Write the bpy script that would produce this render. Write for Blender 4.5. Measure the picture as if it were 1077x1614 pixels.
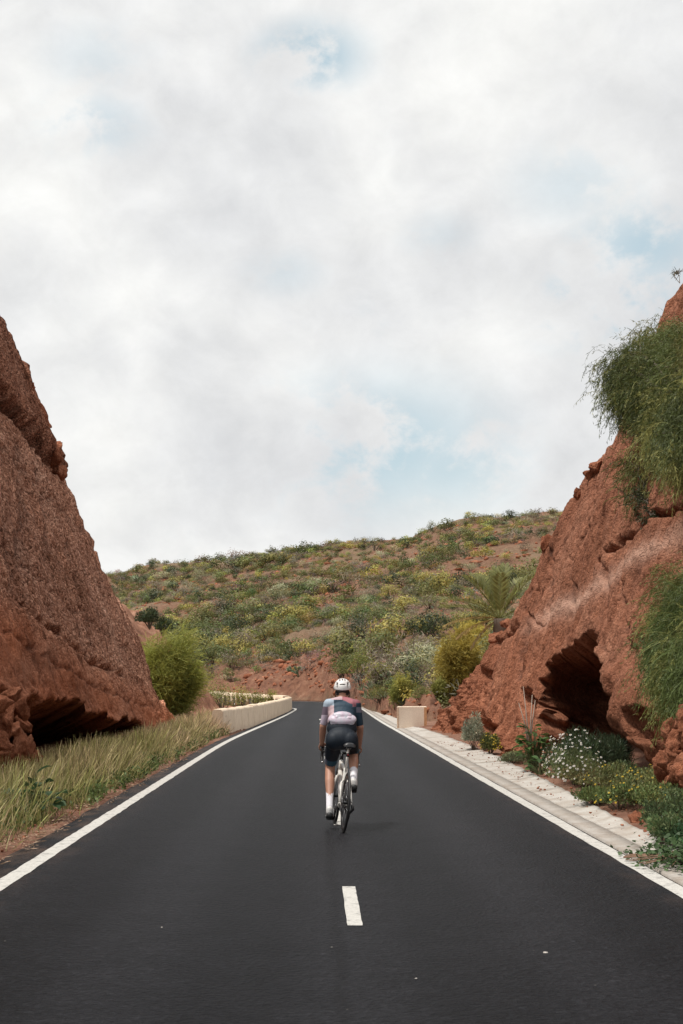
import bpy, bmesh, math, random
import numpy as np
from mathutils import Vector, Matrix

for o in list(bpy.data.objects): bpy.data.objects.remove(o)
SC = bpy.context.scene
COL = SC.collection
R = math.radians
# ------------------------------------------------------------------ camera
CAMH, FP, VX, VY = 1.65, 2244.0, 498.0, 1078.0     # eye height, focal length and vanishing point (photo pixels)
cd = bpy.data.cameras.new('camera'); cam = bpy.data.objects.new('camera', cd); COL.objects.link(cam)
cam.location = (0, 0, CAMH); cam.rotation_euler = (R(90), 0, 0)
cd.sensor_fit = 'HORIZONTAL'; cd.sensor_width = 24; cd.lens = 50
cd.shift_x = (538.5 - VX) / 1077; cd.shift_y = (VY - 807) / 1077
cd.clip_end = 6000; cd.clip_start = 0.1
SC.camera = cam
SC.render.resolution_x, SC.render.resolution_y = 683, 1024
# ------------------------------------------------------------------ world
W = bpy.data.worlds.new('World'); SC.world = W; W.use_nodes = True
nt = W.node_tree; nt.nodes.clear()
SUN = Vector((-0.34, -0.08, 0.93)).normalized()
def NN(nt, t, **kw):
    n = nt.nodes.new(t)
    for k, v in kw.items():
        if k == 'ins':
            for kk, vv in v.items(): n.inputs[kk].default_value = vv
        else: setattr(n, k, v)
    return n
def world():
    L = nt.links.new
    tc = NN(nt, 'ShaderNodeTexCoord')
    sky = NN(nt, 'ShaderNodeTexSky', sky_type='NISHITA', sun_disc=False)
    sky.sun_elevation = math.asin(SUN.z); sky.sun_rotation = math.atan2(SUN.x, SUN.y)
    sky.air_density = 1.0; sky.dust_density = 2.0
    skm = NN(nt, 'ShaderNodeVectorMath', operation='SCALE', ins={'Scale': 0.12}); L(sky.outputs[0], skm.inputs[0])
    mp = NN(nt, 'ShaderNodeMapping', ins={'Scale': (1.0, 1.0, 1.25), 'Location': (0.31, 0.2, 0.05), 'Rotation': (0, R(18), 0)}); L(tc.outputs['Generated'], mp.inputs[0])
    n1 = NN(nt, 'ShaderNodeTexNoise', ins={'Scale': 6.0, 'Detail': 10.0, 'Roughness': 0.56, 'Distortion': 0.15}); L(mp.outputs[0], n1.inputs['Vector'])
    n2 = NN(nt, 'ShaderNodeTexNoise', ins={'Scale': 10.0, 'Detail': 9.0, 'Roughness': 0.58, 'Distortion': 0.15}); L(mp.outputs[0], n2.inputs['Vector'])
    # grey undersides and white tops of the cloud sheet
    cr = NN(nt, 'ShaderNodeValToRGB'); L(n1.outputs['Fac'], cr.inputs[0])
    e = cr.color_ramp.elements; e[0].position = 0.33; e[0].color = (0.73, 0.74, 0.755, 1); e[1].position = 0.66; e[1].color = (0.95, 0.95, 0.93, 1)
    m = e.new(0.5); m.color = (0.84, 0.845, 0.845, 1)
    n3 = NN(nt, 'ShaderNodeTexNoise', ins={'Scale': 24.0, 'Detail': 9.0, 'Roughness': 0.62, 'Distortion': 0.3}); L(mp.outputs[0], n3.inputs['Vector'])     # fine wisps
    wr = NN(nt, 'ShaderNodeMapRange', ins={1: .3, 2: .7, 3: .94, 4: 1.06}); L(n3.outputs['Fac'], wr.inputs[0])
    wv = NN(nt, 'ShaderNodeVectorMath', operation='SCALE'); L(cr.outputs[0], wv.inputs[0]); L(wr.outputs[0], wv.inputs['Scale'])
    # holes in the sheet
    acc = None
    for px, py, rad, amp in ((492, 88, .040, 1.0), (600, 705, .10, .85), (700, 735, .07, .7), (962, 480, .06, 1.0), (1015, 385, .055, .8), (145, 195, .04, .5), (905, 290, .05, .4), (150, 90, .04, .3), (450, 430, .03, .3), (690, 370, .03, .25)):
        d = Vector(((px - VX) / FP, 1, (VY - py) / FP)).normalized()
        sb = NN(nt, 'ShaderNodeVectorMath', operation='SUBTRACT'); L(tc.outputs['Generated'], sb.inputs[0]); sb.inputs[1].default_value = d
        ms = NN(nt, 'ShaderNodeVectorMath', operation='MULTIPLY'); L(sb.outputs[0], ms.inputs[0]); ms.inputs[1].default_value = (0.75, 1, 1.3)
        ln = NN(nt, 'ShaderNodeVectorMath', operation='LENGTH'); L(ms.outputs[0], ln.inputs[0])
        mr = NN(nt, 'ShaderNodeMapRange', interpolation_type='SMOOTHSTEP'); L(ln.outputs['Value'], mr.inputs[0])
        mr.inputs[1].default_value = 0; mr.inputs[2].default_value = rad; mr.inputs[3].default_value = amp; mr.inputs[4].default_value = 0
        if acc is None: acc = mr.outputs[0]
        else:
            mx = NN(nt, 'ShaderNodeMath', operation='MAXIMUM'); L(acc, mx.inputs[0]); L(mr.outputs[0], mx.inputs[1]); acc = mx.outputs[0]
    hn = NN(nt, 'ShaderNodeMapRange', interpolation_type='SMOOTHSTEP'); hs_ = NN(nt, 'ShaderNodeMath', operation='MULTIPLY_ADD'); L(n3.outputs['Fac'], hs_.inputs[0]); hs_.inputs[1].default_value = .55; hs_.inputs[2].default_value = -.275; ha = NN(nt, 'ShaderNodeMath', operation='ADD'); L(n2.outputs['Fac'], ha.inputs[0]); L(hs_.outputs[0], ha.inputs[1]); L(ha.outputs[0], hn.inputs[0])
    hn.inputs[1].default_value = 0.38; hn.inputs[2].default_value = 0.54
    h1 = NN(nt, 'ShaderNodeMath', operation='MULTIPLY'); L(acc, h1.inputs[0]); L(hn.outputs[0], h1.inputs[1])
    h2 = NN(nt, 'ShaderNodeMapRange', interpolation_type='SMOOTHSTEP'); L(n2.outputs['Fac'], h2.inputs[0])   # random thin spots everywhere
    h2.inputs[1].default_value = 0.62; h2.inputs[2].default_value = 0.80; h2.inputs[4].default_value = 0.25
    hm = NN(nt, 'ShaderNodeMath', operation='MAXIMUM'); L(h1.outputs[0], hm.inputs[0]); L(h2.outputs[0], hm.inputs[1])
    blue = NN(nt, 'ShaderNodeMixRGB'); blue.inputs[0].default_value = 0.62; L(skm.outputs[0], blue.inputs[1]); blue.inputs[2].default_value = (0.58, 0.78, 0.83, 1)
    mix = NN(nt, 'ShaderNodeMixRGB'); L(hm.outputs[0], mix.inputs[0]); L(wv.outputs[0], mix.inputs[1]); L(blue.outputs[0], mix.inputs[2])
    bg = NN(nt, 'ShaderNodeBackground', ins={'Strength': 1.0}); L(mix.outputs[0], bg.inputs[0])
    out = NN(nt, 'ShaderNodeOutputWorld'); L(bg.outputs[0], out.inputs[0])
world()
sd = bpy.data.lights.new('sun', 'SUN'); sd.energy = 3.8; sd.angle = R(8); sd.color = (1, .95, .88)
so = bpy.data.objects.new('sun', sd); COL.objects.link(so); so.location = (-20, -10, 60)
so.rotation_euler = SUN.to_track_quat('Z', 'Y').to_euler()
vs = SC.view_settings; vs.view_transform = 'Standard'; vs.look = 'None'; vs.exposure = 0.0; vs.gamma = 1.0; vs.use_curve_mapping = False

# ------------------------------------------------------------------ helpers
rng = np.random.default_rng(7); random.seed(7)
def at(px, py, Y): return np.array([(px - VX) / FP * Y, Y, CAMH - (py - VY) / FP * Y])
def gd(py): return FP * CAMH / (py - VY)                  # distance of a point of flat ground
def proj(P):
    P = np.asarray(P); return VX + FP * P[..., 0] / P[..., 1], VY - FP * (P[..., 2] - CAMH) / P[..., 1]
_r = np.random.default_rng(3); PERM = _r.permutation(256); PERM = np.concatenate([PERM, PERM, PERM])
GR = _r.normal(size=(256, 3)); GR /= np.linalg.norm(GR, axis=1)[:, None]
def pn(x, y, z):
    x, y, z = np.broadcast_arrays(np.asarray(x, float), np.asarray(y, float), np.asarray(z, float))
    xi, yi, zi = np.floor(x), np.floor(y), np.floor(z); fx, fy, fz = x - xi, y - yi, z - zi
    xi = xi.astype(int) & 255; yi = yi.astype(int) & 255; zi = zi.astype(int) & 255
    u, v, w = [t * t * t * (t * (t * 6 - 15) + 10) for t in (fx, fy, fz)]
    def g(a, b, c):
        h = PERM[PERM[PERM[(xi + a)] + yi + b] + zi + c]; G = GR[h]
        return G[..., 0] * (fx - a) + G[..., 1] * (fy - b) + G[..., 2] * (fz - c)
    l = lambda a, b, t: a + t * (b - a)
    return 1.6 * l(l(l(g(0,0,0), g(1,0,0), u), l(g(0,1,0), g(1,1,0), u), v), l(l(g(0,0,1), g(1,0,1), u), l(g(0,1,1), g(1,1,1), u), v), w)
def fbm(x, y, z, o=4, gain=.5):
    s = 0; a = 1; f = 1
    for i in range(o): s = s + a * pn(x * f + 17.3 * i, y * f + 5.1 * i, z * f + 9.7 * i); a *= gain; f *= 2.03
    return s
def sstep(a, b, x): t = np.clip((x - a) / (b - a), 0, 1); return t * t * (3 - 2 * t)
def sdpoly(px, py, poly):                                  # signed distance, negative inside
    d = np.full(px.shape, 1e9); ins = np.zeros(px.shape, bool); n = len(poly)
    for i in range(n):
        x0, y0 = poly[i]; x1, y1 = poly[(i + 1) % n]; ex, ey = x1 - x0, y1 - y0
        t = np.clip(((px - x0) * ex + (py - y0) * ey) / (ex * ex + ey * ey), 0, 1)
        d = np.minimum(d, np.hypot(px - x0 - t * ex, py - y0 - t * ey))
        c = ((y0 > py) != (y1 > py)) & (px < (x1 - x0) * (py - y0) / ((y1 - y0) if y1 != y0 else 1e-9) + x0)
        ins ^= c
    return np.where(ins, -d, d)
def sdline(px, py, pts):
    d = np.full(px.shape, 1e9)
    for (x0, y0), (x1, y1) in zip(pts[:-1], pts[1:]):
        ex, ey = x1 - x0, y1 - y0; t = np.clip(((px - x0) * ex + (py - y0) * ey) / (ex * ex + ey * ey), 0, 1)
        d = np.minimum(d, np.hypot(px - x0 - t * ex, py - y0 - t * ey))
    return d
def mkmesh(name, V, F, col=None, smooth=False, attrs=None):
    """V (n,3); F a list of index arrays (k, 3 or 4)"""
    V = np.asarray(V, np.float32).reshape(-1, 3); me = bpy.data.meshes.new(name)
    if not isinstance(F, (list, tuple)): F = [F]
    F = [np.asarray(f, np.int32) for f in F if len(f)]
    me.vertices.add(len(V)); me.vertices.foreach_set('co', V.ravel())
    idx = np.concatenate([f.ravel() for f in F]); tot = np.concatenate([np.full(len(f), f.shape[1], np.int32) for f in F])
    me.loops.add(len(idx)); me.loops.foreach_set('vertex_index', idx)
    me.polygons.add(len(tot)); st = np.zeros(len(tot), np.int32); st[1:] = np.cumsum(tot)[:-1]
    me.polygons.foreach_set('loop_start', st); me.polygons.foreach_set('loop_total', tot)
    if smooth: me.polygons.foreach_set('use_smooth', np.ones(len(tot), bool))
    me.update(calc_edges=True); me.validate()
    if col is not None:
        c = np.ones((len(V), 4), np.float32); c[:, :3] = col
        a = me.color_attributes.new('col', 'FLOAT_COLOR', 'POINT'); a.data.foreach_set('color', c.ravel())
    for k, v in (attrs or {}).items():
        a = me.attributes.new(k, 'FLOAT', 'POINT'); a.data.foreach_set('value', np.asarray(v, np.float32).ravel())
    return me
def link(name, me, mat=None, parent=None, loc=None):
    o = bpy.data.objects.new(name, me); COL.objects.link(o)
    if mat is not None:
        me.materials.clear()
        for m in (mat if isinstance(mat, (list, tuple)) else [mat]): me.materials.append(m)
    if parent is not None: o.parent = parent
    if loc is not None: o.location = loc
    return o
def tag(o, label=None, cat=None, group=None, kind=None):
    if label: o['label'] = label
    if cat: o['category'] = cat
    if group: o['group'] = group
    if kind: o['kind'] = kind
    return o
def empty(name, loc, label=None, cat=None, group=None):
    o = bpy.data.objects.new(name, None); COL.objects.link(o); o.location = loc; o.empty_display_size = .1
    return tag(o, label, cat, group)
class MB:
    def __init__(s): s.v = []; s.f3 = []; s.f4 = []; s.c = []; s.n = 0
    def add(s, V, f4=None, f3=None, col=(1, 1, 1)):
        V = np.asarray(V, float).reshape(-1, 3); s.v.append(V)
        if f4 is not None and len(f4): s.f4.append(np.asarray(f4) + s.n)
        if f3 is not None and len(f3): s.f3.append(np.asarray(f3) + s.n)
        c = np.empty((len(V), 3)); c[:] = col; s.c.append(c); s.n += len(V); return s
    def mesh(s, name, smooth=False):
        F = []
        if s.f4: F.append(np.concatenate(s.f4))
        if s.f3: F.append(np.concatenate(s.f3))
        return mkmesh(name, np.concatenate(s.v), F, np.concatenate(s.c), smooth)
    def build(s, name, mat, parent=None, smooth=False, loc=None): return link(name, s.mesh(name, smooth), mat, parent, loc)
    # shapes
    def box(s, c, size, rot=None, col=(1, 1, 1)):
        q = np.array([[x, y, z] for x in (-.5, .5) for y in (-.5, .5) for z in (-.5, .5)]) * np.array(size)
        if rot is not None: q = q @ np.array(rot).T
        return s.add(q + np.array(c), [[0,1,3,2],[4,6,7,5],[0,4,5,1],[2,3,7,6],[0,2,6,4],[1,5,7,3]], col=col)
    def tube(s, pts, r, n=8, cap=True, closed=False, sq=(1, 1), up=None, col=(1, 1, 1)):
        P = np.asarray(pts, float); K = len(P); r = np.broadcast_to(np.asarray(r, float), (K,))
        T = np.gradient(P, axis=0) if not closed else np.roll(P, -1, 0) - np.roll(P, 1, 0)
        T /= np.linalg.norm(T, axis=1)[:, None] + 1e-12
        ref = np.array(up if up is not None else ((0, 0, 1) if abs(T[0][2]) < .9 else (0, 1, 0)), float)
        V = []
        a = np.linspace(0, 2 * np.pi, n, endpoint=False)
        for i in range(K):
            A = np.cross(T[i], ref); A /= np.linalg.norm(A) + 1e-12; B = np.cross(A, T[i])
            if up is None: ref = B
            V.append(P[i] + r[i] * (np.outer(np.cos(a), A) * sq[0] + np.outer(np.sin(a), B) * sq[1]))
        V = np.concatenate(V); f = []; f3 = []
        KK = K if closed else K - 1
        for i in range(KK):
            j = (i + 1) % K
            for q in range(n): f.append([i*n+q, i*n+(q+1)%n, j*n+(q+1)%n, j*n+q])
        if cap and not closed:
            V = np.concatenate([V, P[:1], P[-1:]]); c0 = K * n
            for q in range(n): f3.append([c0, (q+1)%n, q]); f3.append([c0+1, (K-1)*n+q, (K-1)*n+(q+1)%n])
        return s.add(V, f, f3, col)
    def ell(s, c, rad, rot=None, nu=12, nv=8, col=(1, 1, 1)):
        V = [[0, 0, 1]]; f = []; f3 = []
        for i in range(1, nv):
            t = math.pi * i / nv
            for j in range(nu): p = 2*math.pi*j/nu; V.append([math.sin(t)*math.cos(p), math.sin(t)*math.sin(p), math.cos(t)])
        V.append([0, 0, -1]); V = np.array(V) * np.array(rad)
        if rot is not None: V = V @ np.array(rot).T
        for i in range(nv - 2):
            for j in range(nu): f.append([1+i*nu+j, 1+(i+1)*nu+j, 1+(i+1)*nu+(j+1)%nu, 1+i*nu+(j+1)%nu])
        last = 1 + (nv - 1) * nu
        for j in range(nu): f3.append([0, 1+j, 1+(j+1)%nu]); f3.append([last, 1+(nv-2)*nu+(j+1)%nu, 1+(nv-2)*nu+j])
        return s.add(V + np.array(c), f, f3, col)
    def leaves(s, C, D, L, Wd, col, side=None, fold=0.0):
        """diamond leaves: base C, direction D, length L, width Wd"""
        N = len(C); D = D / (np.linalg.norm(D, axis=1)[:, None] + 1e-9)
        if side is None:
            q = rng.normal(size=(N, 3)); side = np.cross(D, q)
        side = side / (np.linalg.norm(side, axis=1)[:, None] + 1e-9)
        L = np.broadcast_to(L, (N,))[:, None]; Wd = np.broadcast_to(Wd, (N,))[:, None]
        nn = np.cross(D, side)
        V = np.stack([C, C + D*L*.5 + side*Wd*.5 + nn*L*fold, C + D*L, C + D*L*.5 - side*Wd*.5 + nn*L*fold], 1).reshape(-1, 3)
        f = np.arange(N * 4).reshape(N, 4)
        c = np.broadcast_to(np.asarray(col, float), (N, 3)); return s.add(V, f, col=np.repeat(c, 4, 0))
    def ribbons(s, P, wd, side, col):
        """P (N,K,3); wd (N,K) ; side (N,3); col (N,K,3)"""
        N, K, _ = P.shape; sd = (side / (np.linalg.norm(side, axis=-1, keepdims=True) + 1e-9))[:, None, :] * wd[..., None] * .5
        V = np.stack([P - sd, P + sd], 2).reshape(-1, 3)
        b = (np.arange(N)[:, None] * K + np.arange(K - 1)[None]).ravel() * 2
        f = np.stack([b, b + 1, b + 3, b + 2], 1); c = np.broadcast_to(col, (N, K, 3))
        return s.add(V, f, col=np.repeat(c.reshape(-1, 3), 2, 0))
def gridfaces(nr, nc):
    a = (np.arange(nr - 1)[:, None] * nc + np.arange(nc - 1)[None]).ravel()
    return np.stack([a, a + 1, a + nc + 1, a + nc], 1)
def rot_z(a): c, s_ = math.cos(a), math.sin(a); return np.array([[c, -s_, 0], [s_, c, 0], [0, 0, 1]])
def rot_x(a): c, s_ = math.cos(a), math.sin(a); return np.array([[1, 0, 0], [0, c, -s_], [0, s_, c]])
def rot_y(a): c, s_ = math.cos(a), math.sin(a); return np.array([[c, 0, s_], [0, 1, 0], [-s_, 0, c]])

# ------------------------------------------------------------------ materials
def newmat(name):
    m = bpy.data.materials.new(name); m.use_nodes = True; t = m.node_tree; t.nodes.clear()
    out = NN(t, 'ShaderNodeOutputMaterial'); p = NN(t, 'ShaderNodeBsdfPrincipled'); t.links.new(p.outputs[0], out.inputs[0]); return m, t, p, out
def ramp(t, src, stops):
    r = NN(t, 'ShaderNodeValToRGB'); e = r.color_ramp.elements
    while len(e) < len(stops): e.new(0.5)
    for q, (pos, c) in zip(e, stops): q.position = pos; q.color = (*c, 1) if len(c) == 3 else c
    t.links.new(src, r.inputs[0]); return r.outputs[0]
def noise(t, scale, detail=4, rough=.55, mapscale=None, dist=0.0, co='Object'):
    tc = NN(t, 'ShaderNodeTexCoord'); v = tc.outputs[co]
    if mapscale:
        mp = NN(t, 'ShaderNodeMapping', ins={'Scale': mapscale}); t.links.new(v, mp.inputs[0]); v = mp.outputs[0]
    n = NN(t, 'ShaderNodeTexNoise', ins={'Scale': scale, 'Detail': detail, 'Roughness': rough, 'Distortion': dist}); t.links.new(v, n.inputs['Vector']); return n.outputs['Fac']
def mixc(t, fac, a, b, blend='MIX'):
    n = NN(t, 'ShaderNodeMixRGB', blend_type=blend)
    for i, x in ((0, fac), (1, a), (2, b)):
        if isinstance(x, (int, float)): n.inputs[i].default_value = x
        elif isinstance(x, tuple): n.inputs[i].default_value = (*x, 1)
        else: t.links.new(x, n.inputs[i])
    return n.outputs[0]
def mth(t, op, a, b=None):
    n = NN(t, 'ShaderNodeMath', operation=op)
    for i, x in ((0, a), (1, b)):
        if x is None: continue
        if isinstance(x, (int, float)): n.inputs[i].default_value = x
        else: t.links.new(x, n.inputs[i])
    return n.outputs[0]
def bump(t, p, h, strength=.5, dist=.02, prev=None):
    b = NN(t, 'ShaderNodeBump', ins={'Strength': strength, 'Distance': dist}); t.links.new(h, b.inputs['Height'])
    if prev: t.links.new(prev, b.inputs['Normal'])
    t.links.new(b.outputs[0], p.inputs['Normal']); return b.outputs[0]
def attr(t, name, out='Color'): n = NN(t, 'ShaderNodeAttribute', attribute_name=name); return n.outputs[out]
def plain(name, col, rough=.6, var=.12, scale=30, metal=0, spec=.5, bmp=0, bscale=60):
    m, t, p, o = newmat(name)
    n = noise(t, scale, 4); lo = tuple(max(0, c * (1 - var)) for c in col); hi = tuple(min(1, c * (1 + var)) for c in col)
    t.links.new(ramp(t, n, [(.3, lo), (.7, hi)]), p.inputs['Base Color']); p.inputs['Roughness'].default_value = rough
    p.inputs['Metallic'].default_value = metal; p.inputs['Specular IOR Level'].default_value = spec
    if bmp: bump(t, p, noise(t, bscale, 5), bmp, .01)
    return m
def foliage(name, rough=.55, trans=.3, var=.12):
    m, t, p, o = newmat(name); c = attr(t, 'col')
    oi = NN(t, 'ShaderNodeObjectInfo'); hs = NN(t, 'ShaderNodeHueSaturation'); t.links.new(c, hs.inputs['Color'])
    mr = NN(t, 'ShaderNodeMapRange', ins={3: 1 - var, 4: 1 + var}); t.links.new(oi.outputs['Random'], mr.inputs[0]); t.links.new(mr.outputs[0], hs.inputs['Value'])
    t.links.new(hs.outputs[0], p.inputs['Base Color']); p.inputs['Roughness'].default_value = rough; p.inputs['Specular IOR Level'].default_value = .25
    tr = NN(t, 'ShaderNodeBsdfTranslucent'); t.links.new(hs.outputs[0], tr.inputs[0]); mx = NN(t, 'ShaderNodeMixShader', ins={0: trans})
    t.links.new(p.outputs[0], mx.inputs[1]); t.links.new(tr.outputs[0], mx.inputs[2]); t.links.new(mx.outputs[0], o.inputs[0]); return m
M_leaf = foliage('leaf'); M_grass = foliage('grass_blade', .6, .25); M_twig = foliage('twig', .8, 0)
def colmat(name, rough=.6, spec=.4, var=.08, scale=25, bmp=0, bscale=60, coat=0):
    m, t, p, o = newmat(name); c = attr(t, 'col'); n = noise(t, scale, 4)
    g = ramp(t, n, [(.3, (1 - var,) * 3), (.7, (1, 1, 1))]); t.links.new(mixc(t, 1.0, c, g, 'MULTIPLY'), p.inputs['Base Color'])
    p.inputs['Roughness'].default_value = rough; p.inputs['Specular IOR Level'].default_value = spec; p.inputs['Coat Weight'].default_value = coat
    if bmp: bump(t, p, noise(t, bscale, 5), bmp, .01)
    return m
def rockmat(name, cliff=True):
    m, t, p, o = newmat(name); L = t.links.new
    big = noise(t, .35, 5, .6); streak = noise(t, 1.0, 6, .65, (2.4, 2.4, .13), .3); fine = noise(t, 9, 6, .65)
    base = ramp(t, big, [(.3, (.205, .086, .050)), (.5, (.280, .122, .074)), (.72, (.345, .170, .110))])
    st = ramp(t, streak, [(.30, (.36, .31, .29)), (.43, (.92, .9, .9)), (.54, (1.0, 1.0, 1.0)), (.70, (1.35, 1.34, 1.32))])
    base = mixc(t, .85, base, st, 'MULTIPLY')
    st2 = ramp(t, noise(t, 1.0, 5, .7, (9, 9, .35), .2), [(.32, (.45, .41, .39)), (.46, (1, 1, 1)), (.60, (1.0, 1.0, 1.0)), (.72, (1.30, 1.28, 1.25))]); base = mixc(t, .7, base, st2, 'MULTIPLY')
    # coarse pumice grains: buff and dark lumps
    tc = NN(t, 'ShaderNodeTexCoord'); vo = NN(t, 'ShaderNodeTexVoronoi', ins={'Scale': 21.0, 'Randomness': 1.0}); L(tc.outputs['Object'], vo.inputs['Vector'])
    vo2 = NN(t, 'ShaderNodeTexVoronoi', ins={'Scale': 46.0}); L(tc.outputs['Object'], vo2.inputs['Vector'])
    sep = NN(t, 'ShaderNodeSeparateColor'); L(vo.outputs['Color'], sep.inputs[0])
    g = ramp(t, sep.outputs[0], [(0, (.22, .21, .20)), (.2, (.62, .60, .59)), (.5, (1, 1, 1)), (.75, (1.35, 1.42, 1.48)), (1, (2.0, 2.3, 2.5))])
    grain = attr(t, 'grain', 'Fac') if cliff else None
    base = mixc(t, mth(t, 'MULTIPLY', grain, .85) if cliff else .45, base, mixc(t, 1.0, base, g, 'MULTIPLY'))
    if cliff:
        base = mixc(t, attr(t, 'band', 'Fac'), base, (.56, .37, .29))
        base = mixc(t, attr(t, 'buff_lift', 'Fac'), base, mixc(t, 1.0, base, (1.72, 1.97, 2.10), 'MULTIPLY'))  # buff rock tone, brightened further to make up for the left face's shade
        base = mixc(t, attr(t, 'rust', 'Fac'), base, mixc(t, 1.0, base, (1.50, 1.12, .86), 'MULTIPLY'))
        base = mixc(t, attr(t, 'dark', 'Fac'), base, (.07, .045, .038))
    if not cliff: base = mixc(t, .45, base, mixc(t, 1.0, base, (1.45, 1.12, .88), 'MULTIPLY'))
    dk = ramp(t, fine, [(.26, (.40, .37, .35)), (.42, (1, 1, 1))]); base = mixc(t, .7, base, dk, 'MULTIPLY')
    L(base, p.inputs['Base Color']); p.inputs['Roughness'].default_value = .95; p.inputs['Specular IOR Level'].default_value = .12
    b = bump(t, p, fine, .6, .08)
    if cliff: b = bump(t, p, noise(t, 1.0, 5, .7, (8, 8, .5), .2), .9, .10, b)
    h = mth(t, 'ADD', mth(t, 'MULTIPLY', vo.outputs['Distance'], -1.0), mth(t, 'MULTIPLY', vo2.outputs['Distance'], -.5))
    if cliff: h = mth(t, 'MULTIPLY', h, mth(t, 'ADD', grain, .12))
    b = bump(t, p, h, .8 if cliff else .5, .045, b)
    return m
M_cliff = rockmat('red_tuff'); M_rock = rockmat('red_rock', False)
# ------------------------------------------------------------------ ground, road
def soilmat(name, a, b, c, scale=1.2):
    m, t, p, o = newmat(name); n = noise(t, scale, 6, .6); f = noise(t, scale * 22, 5, .7)
    base = ramp(t, n, [(.32, a), (.5, b), (.68, c)]); base = mixc(t, .7, base, ramp(t, f, [(.3, (.45, .42, .4)), (.55, (1, 1, 1)), (.75, (1.3, 1.25, 1.2))]), 'MULTIPLY')
    t.links.new(base, p.inputs['Base Color']); p.inputs['Roughness'].default_value = .95; p.inputs['Specular IOR Level'].default_value = .15
    bump(t, p, f, .8, .05); return m
M_soil = soilmat('red_soil', (.16, .075, .05), (.24, .125, .085), (.30, .18, .125))
M_hill = soilmat('hill_soil', (.18, .095, .060), (.215, .13, .085), (.20, .155, .095), .09)
def asphalt():
    m, t, p, o = newmat('asphalt'); big = noise(t, .25, 4, .5, (1, .25, 1)); med = noise(t, 2.2, 5, .6); fine = noise(t, 15, 8, .92)
    base = ramp(t, big, [(.3, (.0085, .0092, .0116)), (.7, (.0135, .0138, .0160))])
    base = mixc(t, .55, base, ramp(t, med, [(.3, (.55, .56, .58)), (.65, (1.15, 1.13, 1.12))]), 'MULTIPLY')
    base = mixc(t, .9, base, ramp(t, fine, [(.36, (.25, .25, .26)), (.48, (.8, .8, .82)), (.56, (1.5, 1.48, 1.45)), (.64, (4.0, 3.9, 3.7))]), 'MULTIPLY')
    tc = NN(t, 'ShaderNodeTexCoord'); vo = NN(t, 'ShaderNodeTexVoronoi', ins={'Scale': 7.0}); t.links.new(tc.outputs['Object'], vo.inputs['Vector'])
    sp = ramp(t, vo.outputs['Distance'], [(.02, (1, 1, 1)), (.045, (0, 0, 0))]); sp2 = ramp(t, noise(t, 3, 2), [(.5, (0, 0, 0)), (.6, (.5, .5, .5))])
    base = mixc(t, mixc(t, 1.0, sp, sp2, 'MULTIPLY'), base, (.30, .28, .26))
    sx0 = NN(t, 'ShaderNodeSeparateXYZ'); t.links.new(tc.outputs['Object'], sx0.inputs[0])      # polished wheel tracks
    tr = mth(t, 'SINE', mth(t, 'ADD', mth(t, 'MULTIPLY', sx0.outputs[0], 4.6), mth(t, 'MULTIPLY', noise(t, .3, 3), 1.2)))
    base = mixc(t, 1.0, base, ramp(t, mth(t, 'ADD', mth(t, 'MULTIPLY', tr, .5), .5), [(.2, (.88, .88, .88)), (.9, (1.30, 1.28, 1.26))]), 'MULTIPLY')
    ed = mth(t, 'ABSOLUTE', mth(t, 'SUBTRACT', sx0.outputs[0], .16)); dst = ramp(t, mth(t, 'MULTIPLY', ed, .3), [(.72, (0, 0, 0)), (.93, (.8,) * 3)])      # red dust drifted in from the verges
    dst = mixc(t, 1.0, dst, ramp(t, noise(t, 2.6, 7, .75, (1, .4, 1)), [(.45, (0, 0, 0)), (.66, (1, 1, 1))]), 'MULTIPLY'); base = mixc(t, dst, base, (.11, .072, .055))
    # long tar seam by the centre line and faint wheel tracks
    sx = NN(t, 'ShaderNodeSeparateXYZ'); t.links.new(tc.outputs['Object'], sx.inputs[0])
    wob = mth(t, 'MULTIPLY', mth(t, 'SUBTRACT', noise(t, .5, 3, .5), .5), .10)
    d = mth(t, 'ABSOLUTE', mth(t, 'ADD', mth(t, 'SUBTRACT', sx.outputs[0], .14), wob))
    sm = ramp(t, d, [(.01, (.35,) * 3), (.06, (0, 0, 0))]); base = mixc(t, sm, base, (.0035, .0035, .0042))
    t.links.new(base, p.inputs['Base Color']); p.inputs['Roughness'].default_value = .58; p.inputs['Specular IOR Level'].default_value = .075
    rg = mth(t, 'ADD', mth(t, 'MULTIPLY', fine, .5), .30); t.links.new(rg, p.inputs['Roughness'])
    vg = NN(t, 'ShaderNodeTexVoronoi', ins={'Scale': 30.0}); t.links.new(tc.outputs['Object'], vg.inputs['Vector'])
    b0 = bump(t, p, vg.outputs['Distance'], .9, .012); bump(t, p, fine, .8, .014, b0); return m
M_asph = asphalt()
def paint():
    m, t, p, o = newmat('road_paint'); n = noise(t, 25, 6, .7); f = noise(t, 160, 3, .7)
    base = ramp(t, n, [(.30, (.34, .325, .30)), (.46, (.50, .485, .45)), (.7, (.57, .555, .52))])
    base = mixc(t, ramp(t, f, [(.30, (.85,) * 3), (.42, (0, 0, 0))]), base, (.09, .088, .085)); base = mixc(t, ramp(t, noise(t, 7, 8, .8), [(.53, (0, 0, 0)), (.64, (.85,) * 3)]), base, (.14, .135, .13))
    t.links.new(base, p.inputs['Base Color']); p.inputs['Roughness'].default_value = .7; bump(t, p, f, .4, .005); return m
M_paint = paint()
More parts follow.
